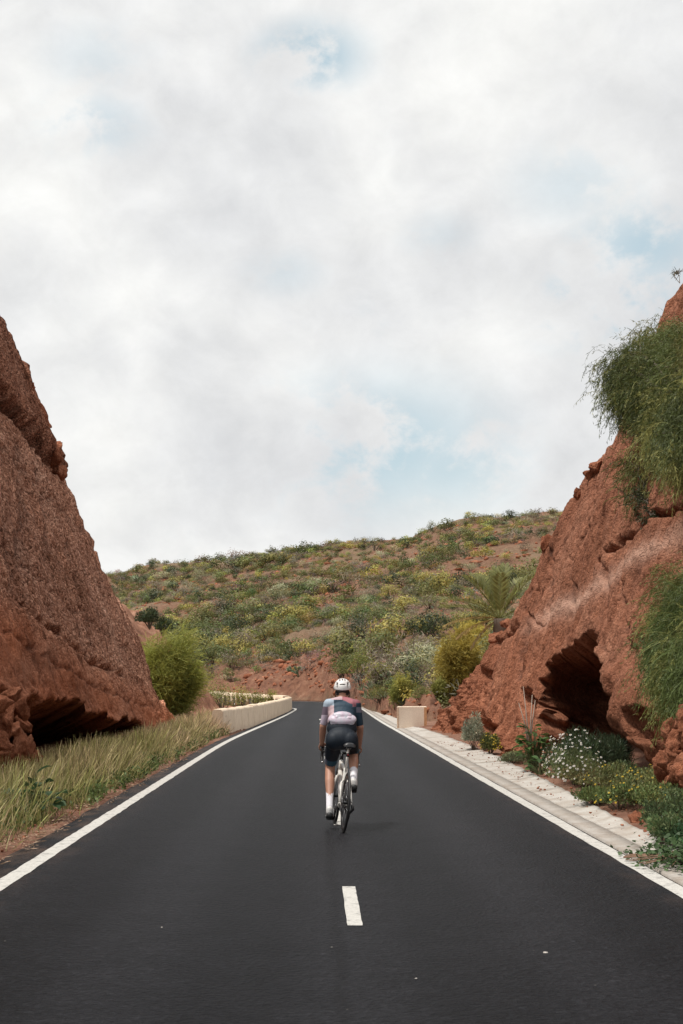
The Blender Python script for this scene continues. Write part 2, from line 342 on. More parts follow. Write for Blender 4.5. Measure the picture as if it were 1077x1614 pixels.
def concrete(name, c, dirt=(.26, .20, .15)):
    m, t, p, o = newmat(name); n = noise(t, 2.5, 6, .65); f = noise(t, 40, 5, .65)
    base = mixc(t, ramp(t, n, [(.42, (0, 0, 0)), (.68, (.75,) * 3)]), c, dirt); base = mixc(t, .8, base, ramp(t, f, [(.3, (.65, .64, .62)), (.6, (1, 1, 1))]), 'MULTIPLY')
    t.links.new(base, p.inputs['Base Color']); p.inputs['Roughness'].default_value = .85; bump(t, p, f, .5, .01); return m
M_conc = concrete('gutter_concrete', (.41, .38, .345)); M_slab = concrete('slab_concrete', (.50, .475, .435), (.30, .235, .18))
M_wall = concrete('cream_render', (.86, .70, .52), (.66, .50, .36)); M_block = concrete('pale_render', (.90, .77, .63), (.80, .65, .51)); M_trim = plain('ochre_trim', (.55, .30, .15), .8, .15, 20)

def sheet(name, V, nr, nc, mat, parent=None, **kw): return link(name, mkmesh(name, V, gridfaces(nr, nc), **kw), mat, parent)
g = np.linspace(-1, 1, 61); gx = np.sign(g) * (np.abs(g) ** 3) * 2500; gy = 60 + np.sign(g) * (np.abs(g) ** 3) * 2800
X, Y = np.meshgrid(gx, gy); V = np.stack([X, Y, np.full_like(X, -.12)], -1).reshape(-1, 3)
tag(sheet('ground', V, 61, 61, M_soil), 'reddish brown soil ground around the road', kind='structure')

LL = [(-12, -2.57), (30, -2.60), (40, -2.57), (48, -2.36), (55, -2.14), (72.6, -1.62), (88, -1.33), (93, -1.30), (95.5, -1.45), (98, -1.9), (103, -3.2), (115, -6.0), (141, -10.6), (160, -15)]
RL = [(-12, 2.90), (48, 2.88), (60, 2.83), (79, 2.95), (97, 3.08), (108, 2.9), (120, 2.2), (129, .8), (136, -2.2), (142, -8), (148, -16), (150, -24)]
def resample(pts, step, x_first=False):
    P = np.array([(x, y) for y, x in pts], float)
    for _ in range(2):                                     # corner cutting keeps the curve smooth
        Q = [P[0]]
        for a, b in zip(P[:-1], P[1:]): Q += [a * .75 + b * .25, a * .25 + b * .75]
        P = np.array(Q + [P[-1]])
    s = np.concatenate([[0], np.cumsum(np.linalg.norm(np.diff(P, axis=0), axis=1))]); n = max(2, int(s[-1] / step)); u = np.linspace(0, s[-1], n)
    return np.stack([np.interp(u, s, P[:, 0]), np.interp(u, s, P[:, 1])], 1)
def offset(P, d):
    T = np.gradient(P, axis=0); T /= np.linalg.norm(T, axis=1)[:, None]; return P + np.stack([T[:, 1], -T[:, 0]], 1) * d
lp, rp = resample(LL, .5), resample(RL, .5)
n = 420; u = np.linspace(0, 1, n)
def resn(P): s = np.linspace(0, 1, len(P)); return np.stack([np.interp(u, s, P[:, 0]), np.interp(u, s, P[:, 1])], 1)
ls = np.interp(lp[:, 1], [-12, 34, 48, 60], [-.36, -.34, -.28, -.28]) + .05 * pn(lp[:, 1] * .9, 0, 0) + .03 * pn(lp[:, 1] * 3.1, 4, 0)
T = np.gradient(lp, axis=0); T /= np.linalg.norm(T, axis=1)[:, None]
A = resn(lp + np.stack([T[:, 1], -T[:, 0]], 1) * ls[:, None]); B = resn(offset(rp, .10))
k = np.linspace(0, 1, 9); P = A[:, None] * (1 - k)[None, :, None] + B[:, None] * k[None, :, None]
V = np.concatenate([P, np.zeros((n, 9, 1))], -1).reshape(-1, 3)
# slab edge: drop the outer rows down to the ground
road = tag(sheet('road', V, n, 9, M_asph), 'dark asphalt two lane road running to a left bend', kind='structure')
def stripe(name, P, w, z=.004, ragged=.012):
    a, b = offset(P, -w / 2), offset(P, w / 2); r1 = ragged * pn(P[:, 1] * 6, 1.5, 0); r2 = ragged * pn(P[:, 1] * 6, 7.5, 0)
    a[:, 0] += r1; b[:, 0] += r2; n_ = len(P)
    V = np.stack([np.column_stack([a, np.full(n_, z)]), np.column_stack([b, np.full(n_, z)])], 1).reshape(-1, 3)
    return sheet(name, V, n_, 2, M_paint, road)
tag(stripe('edge_line', resample(LL, .2)[:600], .16), 'white line along the left road edge'); tag(stripe('edge_line', rp, .155), 'white line along the right road edge')
for i in range(11):
    y0 = 9.70 + 6.9 * i
    if y0 > 70: break
    ys = np.linspace(y0, y0 + 1.87, 30); stripe('centre_dash', np.stack([.268 - .001 * (ys - 9.7), ys], 1), .105, .004, .004)
for y0 in (2.8, -4.1): ys = np.linspace(y0, y0 + 1.87, 30); stripe('centre_dash', np.stack([np.full(30, .268), ys], 1), .105, .004, .004)

# gutter: narrow concrete strip, then one slab after another
mb = MB(); gp = resample([(-2, 3.12), (48, 3.11), (60, 3.07), (79, 3.2), (97, 3.34), (108, 3.2)], .25); n_ = len(gp)
def strip_xz(prof):                                        # extrude an (offset, z) profile along gp
    V = []
    for o_, z_ in prof:
        q = offset(gp, o_); V.append(np.column_stack([q[:, 0] + .012 * pn(q[:, 1] * 2.5, o_ * 9, 2), q[:, 1], np.full(n_, z_) + .008 * pn(q[:, 1] * 1.5, o_ * 5, 8)]))
    return np.stack(V, 1).reshape(-1, 3), n_, len(prof)
V, nr, nc = strip_xz([(-.10, -.05), (-.095, .012), (.0, .014), (.15, .018), (.155, -.06)])
gut = tag(sheet('gutter', V, nr, nc, M_conc), 'pale concrete gutter along the right road edge', kind='structure')
y0 = 13.4; i = 0
while y0 < 96:
    L_ = (2.75 + random.uniform(-.25, .25)) if y0 < 52 else 4.0
    ny_ = 15; ys = np.linspace(y0 + .02, y0 + L_ - .025, ny_)
    xo = np.interp(ys, [13, 17, 22, 30, 45, 50, 52, 97], [3.48, 3.58, 3.72, 3.95, 3.95, 3.80, 3.62, 3.85]) + .07 * pn(ys * 1.1, 3, 3) + .05 * pn(ys * 3.7, 5, 3)
    xi = np.interp(ys, [-2, 48, 60, 79, 97], [3.285, 3.275, 3.235, 3.365, 3.505])
    tl = random.uniform(-.012, .012); K = 7; kk = np.linspace(0, 1, K); X = xi[:, None] * (1 - kk) + xo[:, None] * kk
    Z = .025 + tl + .055 * kk[None] ** 1.5 + .010 * fbm(X * 2, ys[:, None] * 2, 3 + i, 3)
    top = np.stack([X, np.broadcast_to(ys[:, None], X.shape), Z], -1)
    q = np.concatenate([top[:, :1] - [0, 0, .09], top, top[:, -1:] - [0, 0, .16]], 1)
    q = np.concatenate([q[:1] - [0, 0, .1], q, q[-1:] - [0, 0, .1]], 0)
    link('slab', mkmesh('slab', q.reshape(-1, 3), gridfaces(q.shape[0], q.shape[1])), M_slab, gut); y0 += L_; i += 1

# verges
def verge(name, x0, x1, y0, y1, zf, lab, mat=M_soil, nx=60, ny=400):
    ys = np.linspace(y0, y1, ny); k = np.linspace(0, 1, nx); X = x0(ys)[:, None] * (1 - k) + x1(ys)[:, None] * k; Yg = np.broadcast_to(ys[:, None], X.shape)
    Z = zf(k[None], X, Yg) + .05 * fbm(X * 1.3, Yg * 1.3, 1.7, 4) * np.minimum(1, k[None] * 6) + .012 * fbm(X * 9, Yg * 9, 5, 2)
    return tag(sheet(name, np.stack([X, Yg, Z], -1).reshape(-1, 3), ny, nx, mat, smooth=True), lab, kind='structure')
verge('verge', lambda y: np.interp(y, [6, 45, 56, 62], [-6.6, -6.6, -6.6, -8]), lambda y: np.interp(y, [6, 34, 48, 62], [-2.84, -2.84, -2.58, -2.35]) - .02, 6, 62,
      lambda k, x, y: .20 * (1 - k) ** 1.0 - .02 - .05 * (k > .97), 'sandy red soil verge under the dry grass')
verge('verge', lambda y: np.interp(y, [4, 12, 13.5, 30, 45, 52, 60], [3.30, 3.30, 3.40, 3.75, 3.75, 3.55, 3.5]), lambda y: np.full_like(y, 7.0), 4, 60,
      lambda k, x, y: .03 + .28 * k, 'red soil verge between concrete gutter and cliff')

# ------------------------------------------------------------------ hill
CREST = np.array([(-900, 930), (0, 921), (180, 906), (240, 893), (300, 888), (360, 882), (420, 873), (480, 866), (520, 860), (560, 856), (600, 854), (650, 848), (668, 836), (690, 826), (740, 818), (800, 813), (870, 811), (1000, 800), (1900, 770)], float)
D0 = np.array([(-900, 175), (150, 172), (300, 160), (400, 152), (460, 148), (505, 141), (540, 128), (556, 116), (566, 106), (580, 90), (605, 74), (640, 63), (680, 57), (720, 55), (1900, 55)], float)
pxs = np.linspace(-700, 1700, 520); ts = np.concatenate([np.linspace(0, .12, 46)[:-1], np.linspace(.12, 1, 150), np.linspace(1.02, 1.8, 14)])
PX, TT = np.meshgrid(pxs, ts); d0 = np.interp(PX, D0[:, 0], D0[:, 1]); dc = np.interp(PX, [-700, 200, 600, 900, 1700], [360, 340, 300, 270, 260])
cy = np.interp(PX, CREST[:, 0], CREST[:, 1]); DD = d0 + (dc - d0) * TT; by = VY + FP * CAMH / d0 + 1
bank = np.interp(PX, [0, 300, 460, 520, 545, 575, 620, 1700], [.16, .16, .22, .24, .22, .16, .10, .10])
bank = bank * np.interp(PX, [0, 440, 500, 1700], [.62, .7, 1, 1]) * (1 + .35 * pn(PX * .02, 3.3, .5) + .15 * pn(PX * .09, 7, .5))
bt = np.interp(PX, [0, 540, 580, 1700], [.055, .055, .05, .05])
tc_ = np.clip(TT, 0, 1); gtop = bank + (1 - bank) * (np.clip((tc_ - bt) / (1 - bt), 0, 1)) ** np.interp(PX, [200, 560, 640, 1700], [.90, .9, .78, .78])
G = np.where(tc_ < bt, bank * (tc_ / bt) ** .8, gtop); PY = by + (cy - by) * G
HZ = CAMH + (VY - PY) * DD / FP; HZ = np.where(TT > 1, HZ - (TT - 1) * (dc - d0) * .25, HZ); HX = (PX - VX) / FP * DD
amp = sstep(0, .1, TT)
HZ = HZ + amp * (1.1 * fbm(HX * .03, DD * .03, .3, 3) * (1 - .6 * sstep(.8, 1, TT)) + .55 * fbm(HX * .13, DD * .13, 3.3, 4))
ter = np.sin(HZ * 2.4 + 2.5 * pn(HX * .03, DD * .03, 9)) * .22 * amp; HZ += ter      # old terraces
HX2 = HX + np.where(TT < .1, 1, 0) * 0; bk = sstep(0, .01, TT) * (1 - sstep(.07, .14, TT)); HZ += bk * (.8 * fbm(HX * .35, DD * .2, 2.2, 6, .62) + .5 * np.abs(fbm(HX * .5, DD * .3, 7.2, 4, .6)))
hill = tag(sheet('hill', np.stack([HX, DD, HZ], -1).reshape(-1, 3), len(ts), len(pxs), M_hill, smooth=True, attrs={'bare': (bk * 1.0).ravel()}), 'red and green scrub covered hill beyond the bend', kind='structure')
t_ = M_hill.node_tree; p_ = [q for q in t_.nodes if q.type == 'BSDF_PRINCIPLED'][0]; src = p_.inputs['Base Color'].links[0].from_socket
rn = noise(t_, .9, 7, .7); rc = ramp(t_, rn, [(.3, (.085, .045, .032)), (.45, (.19, .09, .058)), (.6, (.26, .135, .085)), (.75, (.36, .23, .16))])
rf = noise(t_, .11, 4, .6); rfac = mth(t_, 'MAXIMUM', attr(t_, 'bare', 'Fac'), ramp(t_, rf, [(.50, (0, 0, 0)), (.62, (.8,) * 3)]))
t_.links.new(mixc(t_, rfac, src, rc), p_.inputs['Base Color'])
bump(t_, p_, noise(t_, 1.6, 6, .7), .8, .5)
def hill_at(px, t):
    i = np.interp(t, ts, np.arange(len(ts))); j = np.interp(px, pxs, np.arange(len(pxs))); i0 = np.clip(i.astype(int), 0, len(ts) - 2); j0 = np.clip(j.astype(int), 0, len(pxs) - 2); fi, fj = i - i0, j - j0
    def bl(Q): return (Q[i0, j0] * (1 - fj) + Q[i0, j0 + 1] * fj) * (1 - fi) + (Q[i0 + 1, j0] * (1 - fj) + Q[i0 + 1, j0 + 1] * fj) * fi
    return np.stack([bl(HX), bl(DD), bl(HZ)], -1)
M_orange = soilmat('orange_earth', (.20, .095, .06), (.33, .165, .105), (.42, .235, .16), 1.1)
# red spur of bare earth behind the left cutting
xs = np.linspace(-40, -5.4, 260); ys = np.linspace(54, 104, 200); X, Y = np.meshgrid(xs, ys)
prof = np.interp(-X, [5.4, 6.2, 7.8, 10.1, 14, 20, 40], [-.2, .3, 3.4, 5.6, 7.2, 8.0, 8.5])
Z = prof * sstep(54, 62, Y) * (1 - .9 * sstep(80, 104, Y)) + (.7 * fbm(X * .3, Y * .3, 4, 6, .55) + .15 * fbm(X * 1.6, Y * 1.6, 9, 4, .6)) * sstep(5.6, 7, -X)
tag(sheet('hillock', np.stack([X, Y, Z - .1], -1).reshape(-1, 3), 200, 260, M_orange, smooth=False), 'bare orange earth slope behind the left cliff', kind='structure')

# ------------------------------------------------------------------ cliffs of the road cutting
def cliff(sgn, xbf, k, sil, y0, y1, ny, nv, feats, lab, plat=26):
    tab = []
    for px, py in sil:
        a, b = abs(px - VX) / FP, (VY - py) / FP; d = 40.
        for _ in range(30): d = .5 * d + .5 * (xbf(d) + k * CAMH) / (a - k * b)
        tab.append((d, CAMH + b * d))
    tab = sorted(tab); ty = np.array([q[0] for q in tab]); tz = np.array([q[1] for q in tab])
    ys = np.linspace(y0, y1, ny); zt = np.interp(ys, ty, tz); sl = (tz[0] - tz[1]) / (ty[1] - ty[0])
    zt = np.where(ys < ty[0], tz[0] + np.clip((ty[0] - ys) * .55, 0, 3.0), zt); zt = np.where(ys > ty[-1], np.maximum(tz[-1] - (ys - ty[-1]) * 2, -.3), zt)
    jag = .20 * fbm(ys * .9, sgn * 3.3, 1, 4, .6) * np.clip(zt / 3, 0.1, 1); zt = zt + jag
    zb = -.25; v = np.linspace(0, 1, nv); Yg, Vv = np.meshgrid(ys, v); Z = zb + Vv * np.maximum(zt - zb, .02)[None]; X0 = xbf(Yg) + k * np.maximum(Z, 0)
    px, py = VX + FP * sgn * X0 / Yg, VY - FP * (Z - CAMH) / Yg
    d = np.zeros_like(Z)
    d += .13 * fbm(Yg * .25, Z * .10, 3 * sgn, 3) + .08 * fbm(Yg * 1.1, Z * .16, 7 * sgn, 4)                       # large form, fluting
    d += .055 * fbm(Yg * 2.2, Z * 1.6, 2 * sgn, 4) + .028 * fbm(Yg * 7, Z * 6, 5 * sgn, 3)
    d += .12 * np.abs(pn(Yg * 1.7, Z * .14, 11 * sgn)) + .07 * np.abs(pn(Yg * 4.1, Z * .3, 13 * sgn)) - .06 + (.04 if sgn < 0 else .02) * (sstep(.25, .5, fbm(Yg * .8, Z * .8, 21 * sgn, 4)) - .3) + .035 * fbm(Yg * 6.5, Z * .35, 31 * sgn, 3, .6)                       # vertical rills
    at_ = {q: np.zeros_like(Z) for q in ('grain', 'band', 'buff_lift', 'dark', 'rust')}
    wx = px + 4 * fbm(px * .05, py * .03, 2, 3) + 1.5 * pn(px * .22, py * .05, 5); wy = py + (7 if sgn < 0 else 4) * pn(px * .13, py * .012, 8) + (4 if sgn < 0 else 1.5) * pn(px * .40, py * .02, 3)
    at_['grain'][:] = .75
    d, dy = feats(d, at_, px, py, wx, wy, Yg, Z)
    d -= .30 * sstep(.955, 1, Vv) ** 2 * np.clip(zt / 2, 0, 1)[None]                                               # rounded rim
    N = np.array([-sgn, 0, k]) / math.hypot(1, k); P = np.stack([sgn * X0, Yg + dy, Z], -1) + d[..., None] * N
    w = np.concatenate([np.geomspace(.08, plat, 30)]); Q = np.repeat(P[-1:], len(w), 0).copy(); Q[..., 0] += sgn * w[:, None]
    Q[..., 2] += np.minimum(w[:, None], 2) * .12 + .22 * fbm(Q[..., 0] * .8, Q[..., 1] * .8, 2, 4) * np.minimum(1, w[:, None]) * np.clip(zt / 3, 0, 1)[None] - np.clip(w[:, None] - 3, 0, 9) * .05
    Pall = np.concatenate([P, Q], 0); nr, nc = Pall.shape[:2]; at2 = {q: np.concatenate([x, np.repeat(x[-1:], len(w), 0)], 0) for q, x in at_.items()}
    F = gridfaces(nr, nc)
    if sgn < 0: F = F[:, ::-1]
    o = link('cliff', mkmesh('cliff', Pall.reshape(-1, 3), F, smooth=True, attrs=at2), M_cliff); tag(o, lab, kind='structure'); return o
def left_feats(d, A, px, py, wx, wy, Y, Z):
    # overhanging slab above the upper crack
    up = sdpoly(wx, wy, [(-60, 560), (0, 630), (28, 662), (55, 690), (78, 722), (95, 742), (140, 740), (90, 640), (45, 560), (0, 480), (-60, 440)])
    d += .26 * sstep(2, -9, up)
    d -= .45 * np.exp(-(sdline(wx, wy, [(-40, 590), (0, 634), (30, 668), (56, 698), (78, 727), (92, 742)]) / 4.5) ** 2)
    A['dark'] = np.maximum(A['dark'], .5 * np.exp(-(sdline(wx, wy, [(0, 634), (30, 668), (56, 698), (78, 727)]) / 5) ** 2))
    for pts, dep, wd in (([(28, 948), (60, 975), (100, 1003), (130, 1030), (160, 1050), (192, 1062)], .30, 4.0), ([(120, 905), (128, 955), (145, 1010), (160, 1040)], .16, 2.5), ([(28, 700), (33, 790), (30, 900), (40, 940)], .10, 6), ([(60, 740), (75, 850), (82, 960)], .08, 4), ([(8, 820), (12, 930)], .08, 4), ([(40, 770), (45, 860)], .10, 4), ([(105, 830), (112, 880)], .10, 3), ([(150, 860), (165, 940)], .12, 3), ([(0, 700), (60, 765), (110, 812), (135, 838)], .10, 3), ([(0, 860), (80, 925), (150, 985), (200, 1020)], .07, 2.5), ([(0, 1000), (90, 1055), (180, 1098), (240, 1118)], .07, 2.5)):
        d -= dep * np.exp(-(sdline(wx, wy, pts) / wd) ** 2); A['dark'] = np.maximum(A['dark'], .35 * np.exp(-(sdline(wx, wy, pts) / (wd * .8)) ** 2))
    low = sstep(-25, 45, sdpoly(px, py, [(-400, 850), (0, 945), (100, 1015), (200, 1075), (300, 1120), (300, 500), (-400, 400)]))
    A['grain'] = .95 - .70 * low; A['buff_lift'] = (.85 + .4 * pn(px * .012, py * .004, 1)) * (1 - .75 * low) * sstep(760, 700, py * .0 + px * 0 + 700 - up * 3); A['buff_lift'] = np.clip(A['buff_lift'], 0, 1) * (up > 5)  # upper left face paler: buff rock plus painted lift against the shade
    d += .10 * low; A['rust'] = low * (.55 + .5 * pn(px * .02, py * .01, 6))
    # undercut at the foot, ragged lip
    cv = sdpoly(wx, wy, [(-300, 1075), (-20, 1078), (25, 1118), (40, 1094), (62, 1106), (93, 1108), (121, 1110), (136, 1126), (167, 1136), (211, 1136), (230, 1154), (232, 1190), (139, 1260), (62, 1320), (-300, 1400)])
    m = sstep(1.5, -7, cv); d -= (2.6 * m + 3.0 * sstep(-3, -18, cv)) * (1 - .25 * pn(Y * 1.2, Z * 1.2, 3)); dy = 5.5 * m * sstep(20, 150, px)
    d += m * .22 * fbm(Y * 1.6, Z * 1.8, 3, 4, .6)
    lip = np.exp(-((cv - 5) / 6.0) ** 2) * (cv > -1); d += .05 * lip
    end = sstep(220, 262, px) * sstep(1030, 1150, py); d += end * .16 * fbm(Y * 2.5, Z * 2.5, 6, 4)
    return d, dy
def right_feats(d, A, px, py, wx, wy, Y, Z):
    A['grain'][:] = .36; A['rust'][:] = .12 + .22 * sstep(900, 1120, py) * sstep(960, 800, px)
    bl = sdline(px, py, [(760, 1035), (830, 990), (930, 930), (1000, 885), (1100, 825)]); br = .55 + .5 * fbm(px * .02, py * .05, 4, 4)
    A['band'] = np.clip(.60 * np.exp(-(bl / 13) ** 2) * (.4 + br), 0, .75) * sstep(800, 870, px)
    def hole(poly, dep, e0=1.2, e1=-7, dk=0):
        s = sdpoly(wx, wy, poly); m = sstep(e0, e1, s); return s, m * dep
    s, h = hole([(852, 1260), (849, 1150), (848, 1110), (852, 1080), (860, 1050), (876, 1032), (893, 1018), (912, 1004), (930, 992), (940, 1000), (948, 1030), (957, 1060), (967, 1092), (971, 1130), (973, 1158), (990, 1168), (1000, 1190), (1002, 1215), (998, 1280)], 1.0)
    deep = sstep(0, -26, s); d -= h * (1.6 + 2.0 * deep) * (1 + .15 * fbm(Y * .7, Z * .9, 3, 3)); d += h * .30 * fbm(Y * 1.1, Z * 1.5, 8, 4); dy = h * (3.0 + 1.0 * deep) * sstep(965, 905, px)
    for poly, dep in (([(818, 1125), (822, 1092), (832, 1084), (842, 1095), (843, 1125), (830, 1140)], .75), ([(738, 1180), (745, 1140), (755, 1125), (772, 1128), (784, 1150), (782, 1185)], .95), ([(755, 1070), (760, 1050), (770, 1053), (768, 1072)], .35),
                      ([(985, 1160), (992, 1128), (1010, 1112), (1032, 1120), (1036, 1158), (1010, 1170)], .55), ([(1000, 1010), (1008, 990), (1016, 1010), (1010, 1040)], .45), ([(845, 930), (850, 900), (854, 940)], .25), ([(945, 1040), (950, 1030), (956, 1052), (950, 1060)], .25)):
        s2, h2 = hole(poly, dep); d -= h2
    for pts, dep, wd in (([(940, 885), (975, 855), (1000, 838), (1030, 815), (1077, 800)], .28, 4), ([(775, 1012), (800, 1000), (812, 985)], .22, 3.5), ([(800, 930), (830, 965), (850, 990)], .06, 3), ([(905, 860), (925, 830)], .12, 3), ([(870, 860), (866, 930), (860, 1000)], .10, 3), ([(900, 880), (898, 960), (890, 1020)], .08, 3), ([(950, 860), (955, 940), (960, 1030)], .10, 3), ([(985, 880), (990, 960), (1000, 1060)], .12, 3), ([(930, 790), (915, 850)], .08, 3), ([(835, 930), (828, 1000), (815, 1070)], .08, 3), ([(985, 780), (1000, 815)], .14, 4), ([(720, 1095), (705, 1135)], .12, 4), ([(790, 1000), (770, 1070), (765, 1110)], .10, 4)):
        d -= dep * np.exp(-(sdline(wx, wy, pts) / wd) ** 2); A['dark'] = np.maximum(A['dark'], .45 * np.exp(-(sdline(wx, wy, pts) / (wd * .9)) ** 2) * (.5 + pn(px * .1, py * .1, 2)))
    low = sstep(1060, 1180, py) * sstep(-30, 20, s); d += low * (.20 * fbm(Y * .9, Z * .5, 4, 4, .55) + .10 * pn(Y * 2.6, Z * .30, 6))
    d += .25 * np.exp(-(sdline(px, py, [(985, 1075), (1000, 1140)]) / 22) ** 2)
    d -= .25 * sstep(1155, 1200, py) * sstep(975, 1000, px)                     # pillar narrows under its head
    d += .22 * sstep(1225, 1255, py) * sstep(975, 990, px)
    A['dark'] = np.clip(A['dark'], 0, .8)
    far = sstep(800, 700, px) * sstep(1000, 1100, py); d += far * .25 * fbm(Y * 1.4, Z * 1.8, 9, 4, .6)
    return d, dy
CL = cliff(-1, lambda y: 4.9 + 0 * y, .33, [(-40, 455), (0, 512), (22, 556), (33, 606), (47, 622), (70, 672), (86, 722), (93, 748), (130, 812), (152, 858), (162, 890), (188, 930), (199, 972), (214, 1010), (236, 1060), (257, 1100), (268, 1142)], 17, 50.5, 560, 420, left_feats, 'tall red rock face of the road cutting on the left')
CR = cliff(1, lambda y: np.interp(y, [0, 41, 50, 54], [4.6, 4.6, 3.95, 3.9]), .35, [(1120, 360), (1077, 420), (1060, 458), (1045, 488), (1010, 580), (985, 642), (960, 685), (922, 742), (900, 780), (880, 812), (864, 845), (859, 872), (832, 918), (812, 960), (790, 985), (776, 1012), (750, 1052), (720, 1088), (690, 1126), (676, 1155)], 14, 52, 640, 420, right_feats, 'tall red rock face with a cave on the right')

def rock_mesh(name, seed, sub=3, rough=.28, flat=1.0):
    bm = bmesh.new(); bmesh.ops.create_icosphere(bm, subdivisions=sub, radius=1); V = np.array([v.co[:] for v in bm.verts]); F = np.array([[v.index for v in f.verts] for f in bm.faces]); bm.free()
    r = np.random.default_rng(seed); 
    for _ in range(16):                                    # a few broken facets
        n = r.normal(size=3); n /= np.linalg.norm(n); h = r.uniform(.48, .82); q = V @ n; V = V - np.outer(np.maximum(0, q - h) * .8, n)
    V = V * (1 + rough * .9 * fbm(V[:, 0] * 1.6 + seed, V[:, 1] * 1.6, V[:, 2] * 1.6, 4, .6))[:, None]; V[:, 2] *= flat
    return mkmesh(name, V, F, smooth=False)
RM = [rock_mesh('rock', 40 + i, 4) for i in range(5)]
def rock(name, pos, size, parent=None, i=0, rz=0, rx=0):
    o = link(name, RM[i % 5], None, parent); o.location = pos; o.scale = size if hasattr(size, '__len__') else (size,) * 3; o.rotation_euler = (rx, 0, rz); return o
for m_ in RM: m_.materials.append(M_rock)
# boulders lodged on the rims and the loose stack at the foot of the left face
for j, (px, py, Y, sz) in enumerate([(94, 744, 41.3, (.30, .4, .26)), (80, 715, 41.2, (.3, .4, .45)), (58, 660, 40.6, (.45, .6, .7)), (40, 618, 40.2, (.3, .5, .35))]): rock('rock', at(px, py, Y), sz, CL, j, j * 1.3)
stack = [(-22, 1236, 1.0), (12, 1232, .9), (38, 1226, .8), (20, 1205, .75), (46, 1196, .7), (4, 1188, .9), (33, 1175, .75), (45, 1178, .55), (-8, 1162, .9), (24, 1150, .7), (40, 1143, .55), (10, 1130, .85), (33, 1118, .6), (-14, 1110, .9), (14, 1098, .7)]
for j, (px, py, s) in enumerate(stack):
    Y = FP * 4.85 / (VX - px) + .1; rock('rock', at(px, py, Y), (.24 * s, .42 * s, .21 * s), CL, j, j * 2.1, j * .7)
for j, (px, py, s, Y) in enumerate([(940, 738, .55, 36.4), (932, 748, .42, 36.6), (996, 648, .6, 33.8), (910, 778, .32, 37), (862, 862, .6, 40.5), (780, 1006, .55, 47), (800, 985, .5, 45), (790, 1000, .4, 46.4), (735, 1160, .5, 44.3)]): rock('rock', at(px, py, Y), (.42 * s, .6 * s, .38 * s), CR, j + 1, j * 1.7, j * .5)
for j in range(26):                                        # broken rubble right of the pillar
    px, py = random.uniform(1046, 1100), random.uniform(1128, 1262); Y = FP * 4.55 / (px - VX); s = random.uniform(.11, .24); rock('rock', at(px, py, Y), (s, s * 1.3, s * .9), CR, j, j, j * .4)
for j, (px, py, s, lab, cat) in enumerate([(803, 1178, .26, 'pale orange boulder under the small cliff hollow', 'rock'), (1008, 1294, .15, 'rounded brown stone in the weeds near the ivy', 'rock'), (1027, 1290, .12, 'smaller stone beside the rounded brown stone', 'rock'), (795, 1190, .12, 'small dark stone before the pale orange boulder', 'rock')]):
    Y = gd(py + s * 55); Y = min(Y, 33); tag(rock('rock', at(px, py, Y), (s, s, s * .75), None, j + 2, j), lab, cat)
# ------------------------------------------------------------------ parapet walls
def wall_run(root, path, h, th, z0=0.0, seg=2.6, name='panel', mat=None, prof=None, dz=0.0):
    P = resample(path, .3); s = np.concatenate([[0], np.cumsum(np.linalg.norm(np.diff(P, axis=0), axis=1))]); nseg = max(1, round(s[-1] / seg)); L_ = s[-1] / nseg
    for i in range(nseg):
        u = np.linspace(i * L_ + .003, (i + 1) * L_ - .003, 9); Q = np.stack([np.interp(u, s, P[:, 0]), np.interp(u, s, P[:, 1])], 1)
        hh = h + random.uniform(-.02, .02); zz = z0 + dz * u / s[-1]; V = []
        wob = .025 * np.sin(np.linspace(0, np.pi, 9)) + .012 * pn(u * 1.3, 2, 3)
        for o_, f in prof or ((-.5, 0), (-.48, .9), (-.36, .985), (0, 1.0), (.36, .985), (.48, .9), (.5, 0)):
            q = offset(P, o_ * th); q = np.stack([np.interp(u, s, q[:, 0]), np.interp(u, s, q[:, 1])], 1); V.append(np.column_stack([q, zz - .1 + (hh + .1 + wob) * f]))
        V = np.stack(V, 1); k = V.shape[1]; F = gridfaces(9, k); me = mkmesh(name, V.reshape(-1, 3), [F], smooth=False)
        bm = bmesh.new(); bm.from_mesh(me); bm.edges.ensure_lookup_table(); bm.verts.ensure_lookup_table(); bm.faces.new([bm.verts[q] for q in range(k)]); bm.faces.new([bm.verts[8 * k + q] for q in range(k)][::-1]); bmesh.ops.recalc_face_normals(bm, faces=bm.faces); bm.to_mesh(me); bm.free()
        link(name, me, mat, root)
pw = empty('parapet_wall', (-2.97, 50, 0), 'long cream rendered parapet wall along the left road edge', 'wall')
def unparent_fix(root):
    for c in root.children: c.matrix_parent_inverse = Matrix.Translation(root.location).inverted()
wall_run(pw, [(46.5, -3.22), (49, -3.0), (55, -2.68), (72, -2.10), (85, -1.78), (92, -1.72)], .80, .36, mat=M_wall); unparent_fix(pw)
fw = empty('parapet_wall', (-7, 118, 0), 'far cream wall with grey panels continuing left around the bend', 'wall')
wall_run(fw, [(93.5, -1.95), (97, -2.5), (104, -4.4), (116, -7.0), (141, -11.6), (160, -16.2)], .14, .42, .72, 6.0, 'coping', M_wall, ((-.5, 0), (-.5, 1), (.5, 1), (.5, 0)), .22)
P = resample([(93.5, -1.95), (97, -2.5), (104, -4.4), (116, -7.0), (141, -11.6), (160, -16.2)], .5); M_pan = plain('grey_panel', (.16, .16, .16), .8)
for i in range(3, len(P) - 3, 5):
    z = .22 * i / len(P); mb = MB(); mb.box((P[i][0], P[i][1], .31 + z), (.36, .9, .8)); mb.build('pier', M_wall, fw)
    if i + 4 < len(P): q = P[i + 2]; mb = MB(); mb.box((q[0], q[1], .28 + z), (.1, 1.9, .74), rot_z(.2)); mb.build('panel', M_pan, fw)
unparent_fix(fw)
